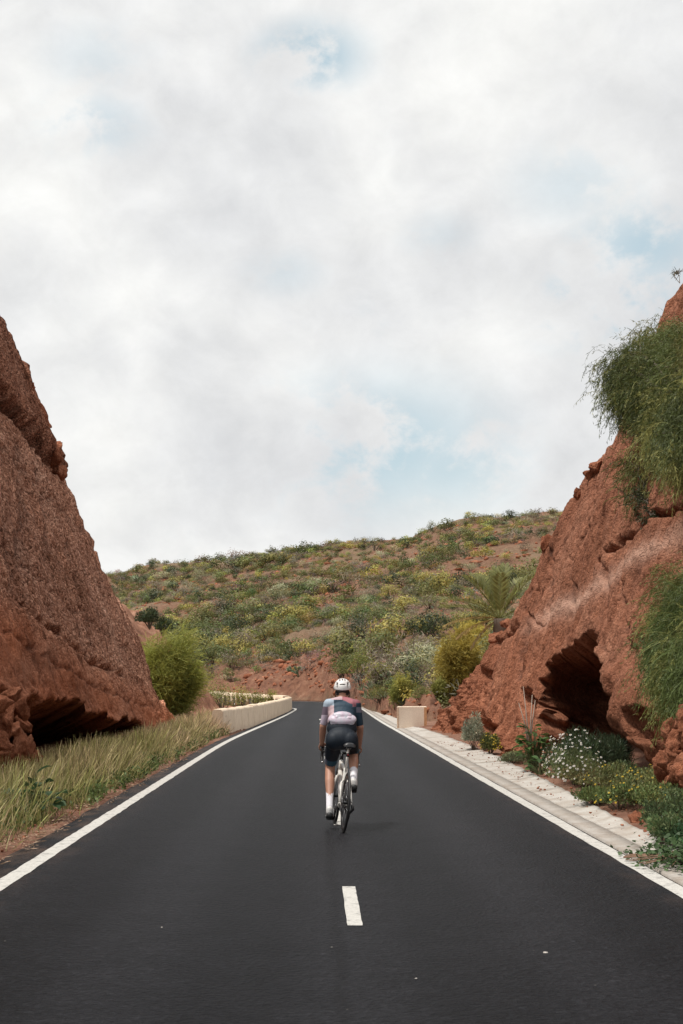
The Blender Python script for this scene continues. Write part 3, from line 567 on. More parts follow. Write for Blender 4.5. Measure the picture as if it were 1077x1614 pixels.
blk = empty('barrier_block', (3.45, 52.6, 0), 'short pale peach concrete block wall at the right road edge', 'wall')
def bevbox(name, c, s, mat, parent, bev=.02):
    bm = bmesh.new(); bmesh.ops.create_cube(bm, size=1); bmesh.ops.scale(bm, vec=s, verts=bm.verts); bmesh.ops.bevel(bm, geom=list(bm.edges), offset=bev, segments=2, affect='EDGES'); bmesh.ops.translate(bm, vec=c, verts=bm.verts)
    me = bpy.data.meshes.new(name); bm.to_mesh(me); bm.free(); return link(name, me, mat, parent)
bevbox('wall_body', (.10, .3, .395), (1.10, .9, .83), M_block, blk); bevbox('edge_trim', (-.41, -.157, .39), (.025, .012, .79), M_trim, blk, .003); bevbox('edge_trim', (.60, -.158, .39), (.10, .014, .80), M_trim, blk, .004); blk.rotation_euler.z = R(-4)

# ------------------------------------------------------------------ shrubs of the hillside
PAL = {'olive': (.195, .190, .068), 'yellow': (.37, .325, .095), 'green': (.130, .155, .055), 'dark': (.062, .082, .040), 'grey': (.245, .205, .150), 'pale': (.40, .40, .24)}
def crown(mb, c, rad, n, col, lsize, aspect=.45, clumps=9, seed=0, var=.28, up=.35, fill=.35, flat=.0, dome=0.0):
    """leaf clumps filling an uneven dome"""
    r = np.random.default_rng(seed); rad = np.array(rad, float)
    cc = r.normal(size=(clumps, 3)); cc /= np.linalg.norm(cc, axis=1)[:, None]; cc[:, 2] = np.abs(cc[:, 2]) * (1 - flat) - .15; cc *= r.uniform(.35, .78, (clumps, 1)); cr = r.uniform(.26, .48, clumps)
    w = cr ** 2; ci = r.choice(clumps, n, p=w / w.sum()); dv = r.normal(size=(n, 3)); dv /= np.linalg.norm(dv, axis=1)[:, None]; dv[:, 2] += .15
    C = cc[ci] + dv * (cr[ci] * (1 - fill * r.random(n) ** 2))[:, None]; C = C * rad + np.array(c); C[:, 2] = np.maximum(C[:, 2], c[2] - rad[2] * .12)
    D = dv * .8 + r.normal(size=(n, 3)) * .55 + np.array([0, 0, up]); cv = np.array(col) * (1 + var * r.normal(size=(clumps, 1)).clip(-1.5, 1.5))[ci] * (1 + (.22 if not dome else .10) * r.normal(size=(n, 1)).clip(-2, 2))
    cv[:, 0] *= 1 + (.12 if not dome else .05) * r.normal(size=n); sd_ = None
    if dome: nrm = dv + cc[ci] / .6 * .8 + r.normal(size=(n, 3)) * (1 - dome); D = np.cross(nrm, r.normal(size=(n, 3))); sd_ = np.cross(D, nrm)
    mb.leaves(C - D * .3 * lsize * (0 if dome else 1), D, lsize * r.uniform(.6, 1.3, n), lsize * aspect, np.clip(cv, .01, .8), sd_); return cc * rad + np.array(c)
def stems(mb, base, tips, r0=.03, col=(.13, .10, .075), n=5):
    for t in tips:
        t = np.array(t); b = np.array(base); m = b * .5 + t * .5 + rng.normal(size=3) * .08 * np.linalg.norm(t - b); m[2] += .05 * np.linalg.norm(t - b)
        mb.tube([b, b * .65 + m * .35, m, t], [r0, r0 * .8, r0 * .6, r0 * .2], n, cap=False, col=col)
KINDS = [('olive', 'rounded olive green shrub'), ('yellow', 'yellow green spurge shrub'), ('green', 'leafy green bush'), ('dark', 'dense dark green bush'), ('grey', 'dry grey twiggy shrub'), ('pale', 'pale spiky succulent shrub')]
PROT = {}
for q, (kn, _) in enumerate(KINDS):
    for v_ in range(4):
        for lod, nl in ((0, 460), (1, 170)):
            mb = MB(); ls = .12 if lod == 0 else .19
            asp = {'grey': .18, 'pale': .22}.get(kn, .5)
            tp = crown(mb, (0, 0, .32), (1.0, 1.0, .78 if kn != 'dark' else .95), int(nl * (.7 if kn == 'grey' else 1)), PAL[kn], ls * (1.5 if asp < .3 else 1), asp, 11, 100 * q + 10 * v_ + lod, var=.16, fill=.45, dome=(.62 if asp > .3 else .4))
            stems(mb, (0, 0, -.15), tp[:6 if lod == 0 else 3], .035, n=3); PROT[kn, v_, lod] = mb
NC = 5600
cp = np.column_stack([rng.uniform(140, 905, NC * 3), np.concatenate([rng.random(NC * 2), rng.random(NC) ** 1.6])]); cp[:, 1] = .035 + .985 * cp[:, 1]
pos = hill_at(cp[:, 0], cp[:, 1]); dens = .62 + .95 * fbm(pos[:, 0] * .05, pos[:, 1] * .04, 4.4, 4); bkz = np.interp(cp[:, 0], [0, 560, 590, 900], [.11, .10, .03, .03])
keep = (rng.random(len(cp)) < np.clip(dens, .10, 1) * pos[:, 1] / 330 * 1.15) & ((cp[:, 1] > bkz) | (rng.random(len(cp)) < .55)); cp, pos = cp[keep][:NC], pos[keep][:NC]
ns = fbm(pos[:, 0] * .03, pos[:, 1] * .03, 8.1, 2)
size = np.clip(rng.lognormal(-.16, .52, len(cp)), .28, 2.6) * np.interp(cp[:, 1], [0, .2, .5, 1], [.85, 1.0, 1.0, .85]) * (1 + .5 * np.clip(ns, -.4, .8))
wk = np.array([.25, .20, .14, .11, .24, .06]); kind = rng.choice(6, len(cp), p=wk)
lush = (cp[:, 0] < 470) & (cp[:, 1] < .55) & (cp[:, 1] > .1); kind = np.where(lush & (rng.random(len(cp)) < .65), rng.choice([0, 1, 2, 3, 2], len(cp)), kind); size = np.where(lush, size * 1.2, size)
crestm = cp[:, 1] > .975; size = np.where(crestm, size * .8, size); app = size / pos[:, 1]
px_, py_ = proj(pos); vis = (px_ > 175) & (px_ < 880) & (py_ < 1105)
order = np.argsort(-np.where(vis, app, 0)); cnt = {q: 0 for q in range(6)}; big = []
for i in order:
    if cnt[kind[i]] < 48: big.append(i); cnt[kind[i]] += 1
isb = np.zeros(len(cp), bool); isb[big] = True
PM = {}
COLS = [(270, 'above the left cliff end'), (360, 'above the feathery bush'), (460, 'above the long cream wall'), (545, 'left of the rider'), (620, 'right above the rider'), (700, 'left of the palm'), (2000, 'behind the palm')]
ROWS = [(.10, 'at the hill foot'), (.25, 'low on the hillside'), (.5, 'on the lower middle slope'), (.75, 'on the upper middle slope'), (2, 'high on the hillside')]
ORD = ['largest', 'second largest', 'third largest', 'fourth largest', 'fifth largest', 'sixth largest', 'seventh largest', 'eighth largest', 'ninth largest', 'tenth largest', 'eleventh largest', 'twelfth largest'] + ['%dth largest' % q for q in range(13, 49)]
zone_n = {}
for i in big:
    kn, lab = KINDS[kind[i]]; zc = next(w for q, w in COLS if cp[i, 0] < q); zr = next(w for q, w in ROWS if cp[i, 1] < q); zone_n[kn, zc, zr] = zone_n.get((kn, zc, zr), -1) + 1; lab = '%s %s %s %s' % (ORD[zone_n[kn, zc, zr]], lab, zr, zc); v_ = int(rng.integers(4))
    if (kn, v_) not in PM: PM[kn, v_] = PROT[kn, v_, 0].mesh('hill_shrub'); PM[kn, v_].materials.append(M_leaf)
    o = bpy.data.objects.new('hill_shrub', PM[kn, v_]); COL.objects.link(o); o.location = pos[i]; s = float(size[i]); o.scale = (s * random.uniform(.85, 1.25), s * random.uniform(.85, 1.2), s * random.uniform(.8, 1.15)); o.rotation_euler.z = random.uniform(0, 6.28)
    tag(o, lab, 'shrub', kn + ' shrubs dotted over the hillside')
SV, SF, SCo, off = [], [], [], 0
for kq in range(6):
    for v_ in range(4):
        I = np.where(~isb & (kind == kq) & (np.arange(len(cp)) % 4 == v_))[0]
        if not len(I): continue
        p0 = PROT[KINDS[kq][0], v_, 1]; bv = np.concatenate(p0.v); bf = np.concatenate(p0.f4); bc = np.concatenate(p0.c); a = rng.uniform(0, 6.28, len(I)); ca, sa = np.cos(a)[:, None], np.sin(a)[:, None]
        s = size[I][:, None]; sxy = s * rng.uniform(.85, 1.3, (len(I), 1)); x = bv[None, :, 0] * ca - bv[None, :, 1] * sa; y = bv[None, :, 0] * sa + bv[None, :, 1] * ca
        Vv = np.stack([x * sxy + pos[I, 0:1], y * sxy + pos[I, 1:2], bv[None, :, 2] * s * rng.uniform(.75, 1.2, (len(I), 1)) + pos[I, 2:3]], -1); SV.append(Vv.reshape(-1, 3))
        SF.append((bf[None] + (off + np.arange(len(I)) * len(bv))[:, None, None]).reshape(-1, 4)); SCo.append((bc[None] * rng.uniform(.7, 1.3, (len(I), 1, 1)) * (1 + .1 * rng.normal(size=(len(I), 1, 3)))).reshape(-1, 3)); off += len(I) * len(bv)
tag(link('hillside_scrub', mkmesh('hillside_scrub', np.concatenate(SV), np.concatenate(SF), np.clip(np.concatenate(SCo), .01, .7)), M_leaf), 'low green and yellow scrub covering the hillside', 'scrub', kind='stuff')
# scattered stones on the slope
bm = bmesh.new(); bmesh.ops.create_icosphere(bm, subdivisions=1, radius=1); IV = np.array([v.co[:] for v in bm.verts]); IF = np.array([[v.index for v in f.verts] for f in bm.faces]); bm.free()
def stones(name, C, S, lab, mat, flat=.6):
    N = len(C); q = IV[None] * (1 + .35 * rng.normal(size=(N, len(IV), 1)).clip(-1.2, 1.2)) * S[:, None, None] * (rng.uniform(.7, 1.4, (N, 1, 3)) * np.array([1, 1, flat])); V = q + C[:, None]
    F = IF[None] + (np.arange(N) * len(IV))[:, None, None]; return tag(link(name, mkmesh(name, V.reshape(-1, 3), F.reshape(-1, 3)), mat), lab, 'stones', kind='stuff')
N = 3800; q1 = np.column_stack([rng.uniform(170, 900, N), rng.random(N) ** 1.3 * .98 + .005]); q2 = np.column_stack([rng.uniform(320, 600, 420), rng.random(420) * .11])
C = np.concatenate([hill_at(q1[:, 0], q1[:, 1]), hill_at(q2[:, 0], q2[:, 1])]); fm = fbm(C[:, 0] * .06, C[:, 1] * .06, 2.2, 3); ok = (fm > -.15)
stones('hillside_stones', C[ok], np.clip(rng.lognormal(-1.35, .5, len(C)), .1, .9)[ok] * np.where(np.arange(len(C)) < N, 1, .6)[ok] * np.clip(C[ok][:, 1] / 190, .25, 1), 'red brown stones scattered over the hillside', M_rock)
# little trees on the skyline
SKP = [238, 262, 310, 428, 446, 520, 770, 838, 700, 495, 388, 350, 215, 745]
for j, (px, s) in enumerate([(238, .9), (262, 1.1), (310, .8), (428, 1.0), (446, .9), (520, 1.2), (575, 2.5), (590, 2.2), (680, 1.5), (806, 1.5), (770, 1.1), (838, 1.1), (700, .8), (495, .9), (388, .8), (350, .9), (215, 1.0), (745, .9)]):
    b = hill_at(np.array([float(px)]), np.array([.985 if s < 2 else .93]))[0]; rt = empty('skyline_bush', b); mb = MB(); tp = crown(mb, (0, 0, s * .5), (s * 1.15, s * 1.0, s * (.65 + .1 * (j % 3))), 420, PAL['olive' if j % 3 else 'dark'], .20, .4, 10, 300 + j, fill=.8); fo = mb.build('foliage', M_leaf, rt)
    mb = MB(); stems(mb, (0, 0, -.3), tp[:5], .07 * s); mb.build('stem', M_twig, rt)
    tag(rt, {6: 'large dark bush on the skyline, left one of the pair above the rider', 7: 'large dark bush on the skyline, right one of the pair above the rider', 8: 'bush on the step of the skyline', 9: 'upright bush on the highest part of the skyline'}.get(j, '%s small bush on the ridge skyline counted from the left' % ['first', 'second', 'third', 'fourth', 'fifth', 'sixth', 'seventh', 'eighth', 'ninth', 'tenth', 'eleventh', 'twelfth', 'thirteenth', 'fourteenth', ''][sorted(SKP + [9999]).index(px if px in SKP else 9999)]), 'bush', 'bushes on the skyline')

# ------------------------------------------------------------------ feathery trees and bushes
def strands(mb, starts, dirs, length, droop, width, col, K=6, wind=(0, 0, 0), var=.25, leaf=None, tipcol=None):
    N = len(starts); dirs = dirs / np.linalg.norm(dirs, axis=1)[:, None]; P = np.zeros((N, K, 3)); P[:, 0] = starts; d = dirs.copy(); st = (length / (K - 1))[:, None]
    for k_ in range(1, K):
        d = d + np.array([0, 0, -1.0]) * droop[:, None] / (K - 1) + np.array(wind) / (K - 1) + rng.normal(size=(N, 3)) * .08; d /= np.linalg.norm(d, axis=1)[:, None]; P[:, k_] = P[:, k_ - 1] + d * st
    c = np.array(col) * (1 + var * rng.normal(size=(N, 1)).clip(-1.6, 1.8)); c = np.clip(c, .012, .7)[:, None, :] * np.ones((1, K, 1))
    if tipcol is not None: f = np.linspace(0, 1, K)[None, :, None] ** 1.5; c = c * (1 - f) + np.array(tipcol) * f
    w = width * np.interp(np.arange(K) / (K - 1), [0, .3, .8, 1], [.7, 1, .8, .15])[None] * np.ones((N, 1)); sd = np.cross(d, rng.normal(size=(N, 3))); mb.ribbons(P, w, sd, c)
    if leaf:
        nl, ll, lw = leaf; f = rng.uniform(.15, 1, (N, nl)) * (K - 1.001); i0 = f.astype(int); fr = (f - i0)[..., None]; a = np.take_along_axis(P, i0[..., None].repeat(3, 2), 1); b = np.take_along_axis(P, (i0 + 1)[..., None].repeat(3, 2), 1)
        C = (a * (1 - fr) + b * fr).reshape(-1, 3); D = ((b - a) / (np.linalg.norm(b - a, axis=-1, keepdims=True) + 1e-9)).reshape(-1, 3) + rng.normal(size=(N * nl, 3)) * .55; D[:, 2] -= .25
        mb.leaves(C, D, ll * rng.uniform(.6, 1.3, N * nl), lw, np.repeat(c[:, 0], nl, 0) * (1 + .15 * rng.normal(size=(N * nl, 1))).clip(.5, 1.5))
    return P
def on_r(px, py, off):                                     # a point that stands off the right rock face
    a, b = (px - VX) / FP, (VY - py) / FP; return at(px, py, (4.6 + .35 * CAMH) / (a - .35 * b) - off)
def weeping(name, root, limbs, per, length, col, lab, cat, spread=.28, width=.014, droop=1.7, leaf=(7, .09, .014), wind=(-.25, 0, 0), limb_r=.06, rise=.5, col2=None):
    rt = empty(name, root); root = np.array(root); mb = MB(); wb = MB()
    for j, tip in enumerate(limbs):
        tip = np.array(tip) - root; m = tip * .5 + np.array([0, 0, .15 * np.linalg.norm(tip)]) + rng.normal(size=3) * .1; t = np.linspace(0, 1, 9)[:, None]; C = (1 - t) ** 2 * 0 + 2 * t * (1 - t) * m + t * t * tip
        wb.tube(C, np.linspace(limb_r, limb_r * .2, 9), 6, cap=False, col=(.14, .11, .085))
        n = per; f = rng.beta(2.6, 1.1, n); S = np.stack([np.interp(f, t[:, 0], C[:, i]) for i in range(3)], 1) + rng.normal(size=(n, 3)) * spread * np.array([1, 1, .7]); out = tip / (np.linalg.norm(tip) + 1e-9)
        D = out * .5 + rng.normal(size=(n, 3)) * .6 + np.array([0, 0, rise]); cc = np.array(col if (col2 is None or j % 3) else col2) * random.uniform(.62, 1.25)
        strands(mb, S, D, rng.uniform(.45, 1.25, n) * length, droop * rng.uniform(.5, 1.5, n), width, cc, 6, wind, .22, leaf)
        # twigs joining the tufts
        sel = rng.choice(n, 14); 
        for q in sel: a = C[min(8, int(f[q] * 8))]; wb.tube([a, (a + S[q]) / 2 + [0, 0, .03], S[q]], [.012, .009, .004], 4, cap=False, col=(.14, .11, .085))
    mb.build('foliage', M_leaf, rt); wb.build('branches', M_twig, rt); tag(rt, lab, cat); return rt
limbs = [on_r(px + 12, py + 14, 1.0 + .9 * rng.random()) if px > 985 else at(px + 6, py + 14, Y) for px, py, Y in [(972, 592, 30.6), (974, 618, 30.2), (986, 640, 30.0), (980, 560, 30.6), (1085, 700, 0), (1100, 640, 0), (1075, 720, 0), (962, 572, 30.6), (985, 545, 30.3), (1012, 522, 30.2), (1040, 512, 30.0), (1072, 505, 29.8), (1105, 512, 29.6), (1135, 540, 29.3), (985, 590, 29.9), (1012, 575, 29.6), (1042, 560, 29.4), (1075, 555, 29.2), (1110, 580, 29.1), (1010, 618, 29.6), (1035, 610, 29.1), (1062, 600, 28.9), (1095, 620, 28.8), (1022, 655, 29.4), (1050, 650, 28.9), (1080, 660, 28.7), (1115, 670, 28.6), (1040, 690, 29.2), (1068, 695, 28.8)]]
weeping('weeping_tree', on_r(1085, 690, .1), limbs, 560, .60, (.115, .145, .048), 'weeping feathery tree hanging over the right cliff top', 'tree', .20, .008, 2.6, (13, .085, .013), (-.16, 0, 0), rise=.18, col2=(.27, .27, .09))
limbs = [on_r(px + 10, py + 15, .5 + .8 * rng.random()) for px, py, Y in [(1075, 1085, 0), (1050, 1030, 0), (1090, 1040, 0), (1062, 900, 23.0), (1085, 925, 22.6), (1115, 910, 22.4), (1040, 965, 22.8), (1062, 960, 22.3), (1090, 965, 22.0), (1120, 960, 21.8), (1035, 1010, 22.5), (1056, 1010, 22.0), (1082, 1005, 21.6), (1112, 1015, 21.4), (1042, 1050, 22.2), (1068, 1050, 21.7), (1098, 1050, 21.3), (1120, 1060, 21.2), (1058, 1090, 21.8), (1085, 1090, 21.4)]]
weeping('weeping_tree', on_r(1120, 1000, .1), limbs, 560, .50, (.115, .155, .048), 'feathery green tree drooping in front of the right cliff at the frame edge', 'tree', .15, .006, 2.1, (13, .065, .010), (-.24, 0, 0), .05, .15, col2=(.26, .27, .085))
limbs = [on_r(px, py, .35) for px, py in [(1008, 755), (985, 740), (1000, 790)]]
weeping('hanging_shrub', on_r(1030, 735, .1), limbs, 110, .5, (.15, .16, .05), 'thin tuft hanging below the weeping tree on the cliff', 'shrub', .12, .014, 1.9, (7, .09, .013), limb_r=.02)
limbs = [on_r(px, py, .25) for px, py in [(1018, 790), (1028, 815), (1010, 775)]]
weeping('cliff_shrub', on_r(1025, 800, .0), limbs, 60, .30, (.07, .085, .04), 'small dark shrub rooted in the upper right cliff', 'shrub', .12, .012, .8, (6, .07, .02), limb_r=.02)
weeping('cliff_shrub', on_r(1072, 446, .0), [on_r(1066, 434, .1), on_r(1068, 430, .0)], 18, .18, (.08, .08, .045), 'tiny dry plant on the topmost right rim', 'shrub', .03, .012, .3, None, limb_r=.008)
def plume(name, base, size, n, col, lab, cat='bush', seed=0, wind=(.5, 0, 0), col2=None, length=.55, width=.016, droop=.5, leaf=(8, .09, .014), lobes=12):
    """upright feathery bush"""
    rt = empty(name, base); mb = MB(); wb = MB(); r = np.random.default_rng(seed); s = np.array(size)
    for j in range(lobes):
        a = r.uniform(0, 6.28); el = r.uniform(.25, 1.0); c = np.array([math.cos(a) * r.uniform(.15, .75), math.sin(a) * r.uniform(.15, .75), el * .80]) ; c[:2] *= math.sqrt(max(.12, 1 - (el - .45) ** 2 * 1.9)); c *= s
        m = n // lobes; rl = s * r.uniform(.16, .30); S = c + r.normal(size=(m, 3)) * rl * .45; S[:, 2] = np.abs(S[:, 2]); D = r.normal(size=(m, 3)) * .75 + (c / s - np.array([0, 0, .3])) * .8 + np.array([0, 0, .55]); D[:, :] += np.array(wind) * .3
        strands(mb, S, D, r.uniform(.5, 1.1, m) * rl.mean() * 1.15, droop * r.uniform(.5, 1.5, m), width, np.array(col if (col2 is None or el < .55) else col2) * r.uniform(.78, 1.2), 5, np.array(wind) * .5, .2, leaf)
        wb.tube([np.array([0, 0, -.1]), c * .5 + r.normal(size=3) * .1, c], [.05, .03, .01], 5, cap=False, col=(.15, .12, .09))
    mb.build('foliage', M_leaf, rt); wb.build('stem', M_twig, rt); return tag(rt, lab, cat)
plume('feathery_bush', (-5.75, 53.8, .1), (1.65, 1.3, 3.45), 12000, (.20, .235, .06), 'large feathery yellow green bush at the end of the left cliff', seed=4, wind=(.7, 0, -.1), col2=(.36, .38, .09), length=.5, lobes=34)
plume('feathery_bush', (-6.6, 56.5, .1), (1.0, 1.0, 2.5), 2500, (.2, .21, .06), 'feathery bush half hidden behind the left cliff edge', seed=9, wind=(.6, 0, 0), col2=(.34, .33, .08), length=.5, lobes=10)
def hillpos(px, py):                                       # where the hill surface shows at a photo pixel
    t = np.linspace(0, 1, 400); q = hill_at(np.full(400, float(px)), t); yy = proj(q)[1]; i = np.argmax(yy < py); return q[i]
def bush(name, px, py, wpx, hpx, n, col, lab, seed, lsize=.10, asp=.4, feather=False, base=None, d=None, col2=None, cat='bush'):
    b = hillpos(px, py) if base is None else np.array(base, float); k_ = b[1] / FP; s = (wpx * k_ * .5, wpx * k_ * .5, hpx * k_)
    if feather: return plume(name, b, (s[0] * .9, s[1] * .9, s[2] * .92), n, col, lab, cat, seed, (.25, 0, 0), col2, .30 * s[2] + .1, .016 * b[1] / 50, .5, (7, .08 * b[1] / 55, .014 * b[1] / 50), 16)
    rt = empty(name, b); mb = MB(); tp = crown(mb, (0, 0, s[2] * .30), (s[0] * 1.05, s[1], s[2] * .80), n, col, lsize, asp, 18, seed, fill=.7); mb.build('foliage', M_leaf, rt); mb = MB(); stems(mb, (0, 0, -.2), tp[:9], .03 * s[2] + .01); mb.build('stem', M_twig, rt); return tag(rt, lab, cat)
Yel = (.40, .32, .07)
bush('broom_bush', 722, 1104, 100, 122, 8000, Yel, 'tall golden yellow broom bush beside the right cliff end', 21, feather=True, col2=(.50, .40, .09))
bush('broom_bush', 752, 1048, 70, 70, 4200, Yel, 'golden bush below the palm tree', 22, feather=True, col2=(.48, .40, .09))
bush('broom_bush', 695, 1112, 40, 40, 1800, (.28, .28, .075), 'low yellow green bush behind the pale block wall', 23, feather=True)
bush('green_bush', 637, 1113, 58, 50, 3600, (.25, .26, .07), 'rounded bright green bush left of the pale block wall', 24, feather=True, col2=(.36, .34, .09))
bush('green_bush', 563, 1072, 74, 50, 2600, (.19, .20, .062), 'broad olive bush on the slope above the rider', 25, .16, .45)
bush('green_bush', 538, 1068, 40, 34, 1200, (.11, .135, .05), 'darker bush at the left of the broad olive bush', 26, .16, .45)
bush('green_bush', 600, 1080, 50, 30, 1500, (.27, .27, .075), 'yellow green bush at the right of the broad olive bush', 27, .14, .4)
bush('green_bush', 600, 1108, 44, 26, 1500, (.28, .27, .08), 'low bush beside the kerb right of the rider', 28, .09, .35)
bush('dry_bush', 672, 1078, 44, 36, 1100, (.16, .12, .085), 'brown dry bush between the green bush and the golden bush', 29, .12, .16)
bush('green_bush', 662, 1108, 40, 24, 1300, (.25, .26, .09), 'small green bush at the foot of the golden bush', 30, .08, .35)
bush('green_bush', 660, 1030, 50, 26, 1200, (.24, .235, .085), 'spreading olive shrub above the dry bush', 31, .15, .4)
for j, (px, py, w, h) in enumerate([(350, 1108, 36, 16), (378, 1108, 30, 15), (405, 1106, 30, 13), (428, 1105, 24, 11), (335, 1112, 34, 22)]):
    Y = 92 + j * 2; b = at(px, py, Y); b[2] = -.1
    bush('verge_bush', px, py, w * 1.1, h * 2.8, 900, (.30, .29, .08) if j % 2 else (.24, .25, .08), ['first', 'second', 'third', 'last', 'leftmost'][j] + ' low green bush behind the long cream wall' if j < 4 else 'leftmost low green bush near the start of the long cream wall', 40 + j, .12, .4, base=b)
tag_d = bush('dark_bush', 232, 967, 42, 30, 1500, (.055, .075, .035), 'dark bush on the bare orange slope', 51, .12, .4, base=at(236, 985, 66)); bush('dark_bush', 248, 985, 30, 24, 1000, (.06, .08, .035), 'smaller dark bush lower on the bare orange slope', 52, .12, .4, base=at(257, 996, 68))

# palm
def palm(base, crown_z):
    rt = empty('palm_tree', base, 'date palm with green fronds behind the right cliff edge', 'palm tree'); mb = MB(); tk = np.array([[0, 0, -1.5], [.02, 0, crown_z * .5], [0, 0, crown_z]]); mb.tube(np.stack([np.interp(np.linspace(0, 1, 14), [0, .5, 1], tk[:, i]) for i in range(3)], 1), .26 + .03 * np.sin(np.arange(14) * 2.4), 10, col=(.16, .12, .09)); mb.build('trunk', M_twig, rt)
    specs = [(a, e, l * 1.12, 0) for a, e, l in [(95, 78, 2.1), (70, 80, 2.2), (115, 62, 2.2), (140, 66, 2.1), (50, 58, 2.2), (20, 50, 2.2), (165, 48, 2.2), (0, 66, 2.1), (200, 58, 2.1), (-30, 60, 2.1), (-95, 62, 2.0), (172, 30, 2.5), (186, 22, 2.3), (158, 24, 2.4), (-10, 28, 2.2), (120, 26, 2.3), (215, 28, 2.2)]] + [(178, 8, 2.3, 1), (192, -8, 2.0, 1), (186, -30, 1.7, 1), (-20, -25, 1.6, 1)]
    for a, e, l, dead in specs:
        a, e = R(a + random.uniform(-6, 6)), R(e); K = 16; P = np.zeros((K, 3)); P[0] = (0, 0, crown_z); dr = .6 if not dead else .7
        for k_ in range(1, K):
            ee = e - dr * (k_ / K) ** 1.6; P[k_] = P[k_ - 1] + l / (K - 1) * np.array([math.cos(a) * math.cos(ee), math.sin(a) * math.cos(ee), math.sin(ee)])
        mb = MB(); c0 = np.array((.20, .205, .07) if not dead else (.42, .29, .11)); mb.tube(P, np.linspace(.022, .005, K), 4, cap=False, col=c0 * 1.3)
        n = 40; f = np.linspace(.16, 1, n) * (K - 1.001); i0 = f.astype(int); C = P[i0] + (P[i0 + 1] - P[i0]) * (f - i0)[:, None]; T_ = P[i0 + 1] - P[i0]; T_ /= np.linalg.norm(T_, axis=1)[:, None]; S_ = np.cross(T_, [0, 0, 1]); S_ /= np.linalg.norm(S_, axis=1)[:, None] + 1e-6; U_ = np.cross(S_, T_)
        ll = .50 * np.sin(np.linspace(.35, 2.9, n)) + .06
        for sg in (-1, 1): D = S_ * sg * .75 + T_ * .75 + U_ * (.22 if not dead else -.25) + rng.normal(size=(n, 3)) * .08; mb.leaves(C, D, ll, .060, np.clip(c0 * (1 + .2 * rng.normal(size=(n, 1))), .02, .6), side=np.cross(D, U_))
        mb.build('frond', M_leaf, rt)
pb = at(788, 975, 57.0); palm((pb[0], pb[1], pb[2] - 3.0), 3.0)

# prickly pears and agaves on the slope
def pear(px, py, s, lab, seed):
    b = hillpos(px, py); rt = empty('prickly_pear', b, lab, 'cactus'); r = np.random.default_rng(seed); pads = [(np.zeros(3), np.array([0, 0, 1.]), 0)]
    i = 0
    while i < len(pads) and len(pads) < 16:
        p, d, lv = pads[i]; i += 1
        if lv > 2: continue
        for _ in range(r.integers(2, 4)): q = d + r.normal(size=3) * .75; q[2] = abs(q[2]) + .2; q /= np.linalg.norm(q); pads.append((p + d * s * .85, q, lv + 1))
    for p, d, lv in pads:
        x = np.cross(d, r.normal(size=3)); x /= np.linalg.norm(x); y = np.cross(d, x); mb = MB(); mb.ell(p + d * s * .5, (s * .32, s * .07, s * .52), np.stack([x, y, d], 1), 8, 6, (.20, .25, .15)); mb.build('pad', M_leaf, rt, True)
pear(645, 1062, .34, 'pale prickly pear cactus on the slope above the green bush', 1); pear(612, 1085, .30, 'prickly pear cactus beside the low kerb bush', 2); pear(470, 1068, .5, 'prickly pear cactus on the red bank left of the rider', 3); pear(700, 1050, .3, 'prickly pear cactus left of the golden bush', 5)
def agave(px, py, s, lab, seed, base=None, col=(.24, .27, .17)):
    b = hillpos(px, py) if base is None else base; rt = empty('agave', b, lab, 'agave'); r = np.random.default_rng(seed); n = 26; a = r.uniform(0, 6.28, n); e = r.uniform(.2, 1.4, n); D = np.stack([np.cos(a) * np.cos(e), np.sin(a) * np.cos(e), np.sin(e)], 1); c = np.array(col) * (1 + .15 * r.normal(size=(n, 1)))
    S_ = np.stack([-np.sin(a), np.cos(a), 0 * a], 1)
    for j in range(n): mb = MB(); mb.leaves(np.zeros((1, 3)), D[j:j+1], s, s * .16, c[j], S_[j:j+1], .05); mb.build('leaf', M_leaf, rt)
for j, (px, py) in enumerate([(578, 1102), (588, 1106), (596, 1096), (584, 1092), (604, 1104), (572, 1092)]): agave(px, py, .75, ['agave rosette nearest the road beside the kerb', 'second agave rosette from the road', 'agave rosette uppermost of the cluster by the kerb', 'agave rosette in the middle of the cluster by the kerb', 'rightmost agave rosette of the cluster by the kerb', 'leftmost agave rosette of the cluster by the kerb'][j], j)
# ------------------------------------------------------------------ roadside plants
def gz(x, y): return .05
def ground_pt(px, py, z=.1): Y = FP * (CAMH - z) / (py - VY); return np.array([(px - VX) / FP * Y, Y, z])
# tall dry grass on the left verge
N = 36000; gyv = 8 + 50 * rng.random(N * 2) ** .95; inner = np.interp(gyv, [8, 34, 48, 60], [-3.08, -3.08, -2.95, -2.8]) + .16 * pn(gyv * .55, 2.2, 1) + .10 * pn(gyv * 2.1, 8, 1); outer = np.interp(gyv, [8, 48, 49, 60], [-5.6, -5.4, -6.2, -6.0])
u_ = rng.random(N * 2); gxv = inner + (outer - inner) * u_; tuft = pn(gxv * 2.2, gyv * 1.0, 3.3); keep = rng.random(N * 2) < .45 + .8 * tuft; gxv, gyv, u_ = gxv[keep][:N], gyv[keep][:N], u_[keep][:N]; N = len(gxv)
gxv += rng.normal(size=N) * .03; base = np.stack([gxv, gyv, .20 * np.clip((-2.95 - gxv) / 3.6, 0, 1) - .06], 1)
hgt = np.interp(gyv, [8, 20, 40, 60], [.95, .82, .72, .8]) * rng.uniform(.3, 1.0, N) * np.interp(u_, [0, .15, .4, .7, 1], [.45, 1.05, .95, .55, .42]) * (1 + .35 * pn(gxv * .9, gyv * .5, 6)) * np.interp(gyv, [8, 20, 44, 60], [.95, .95, 1.05, .95])
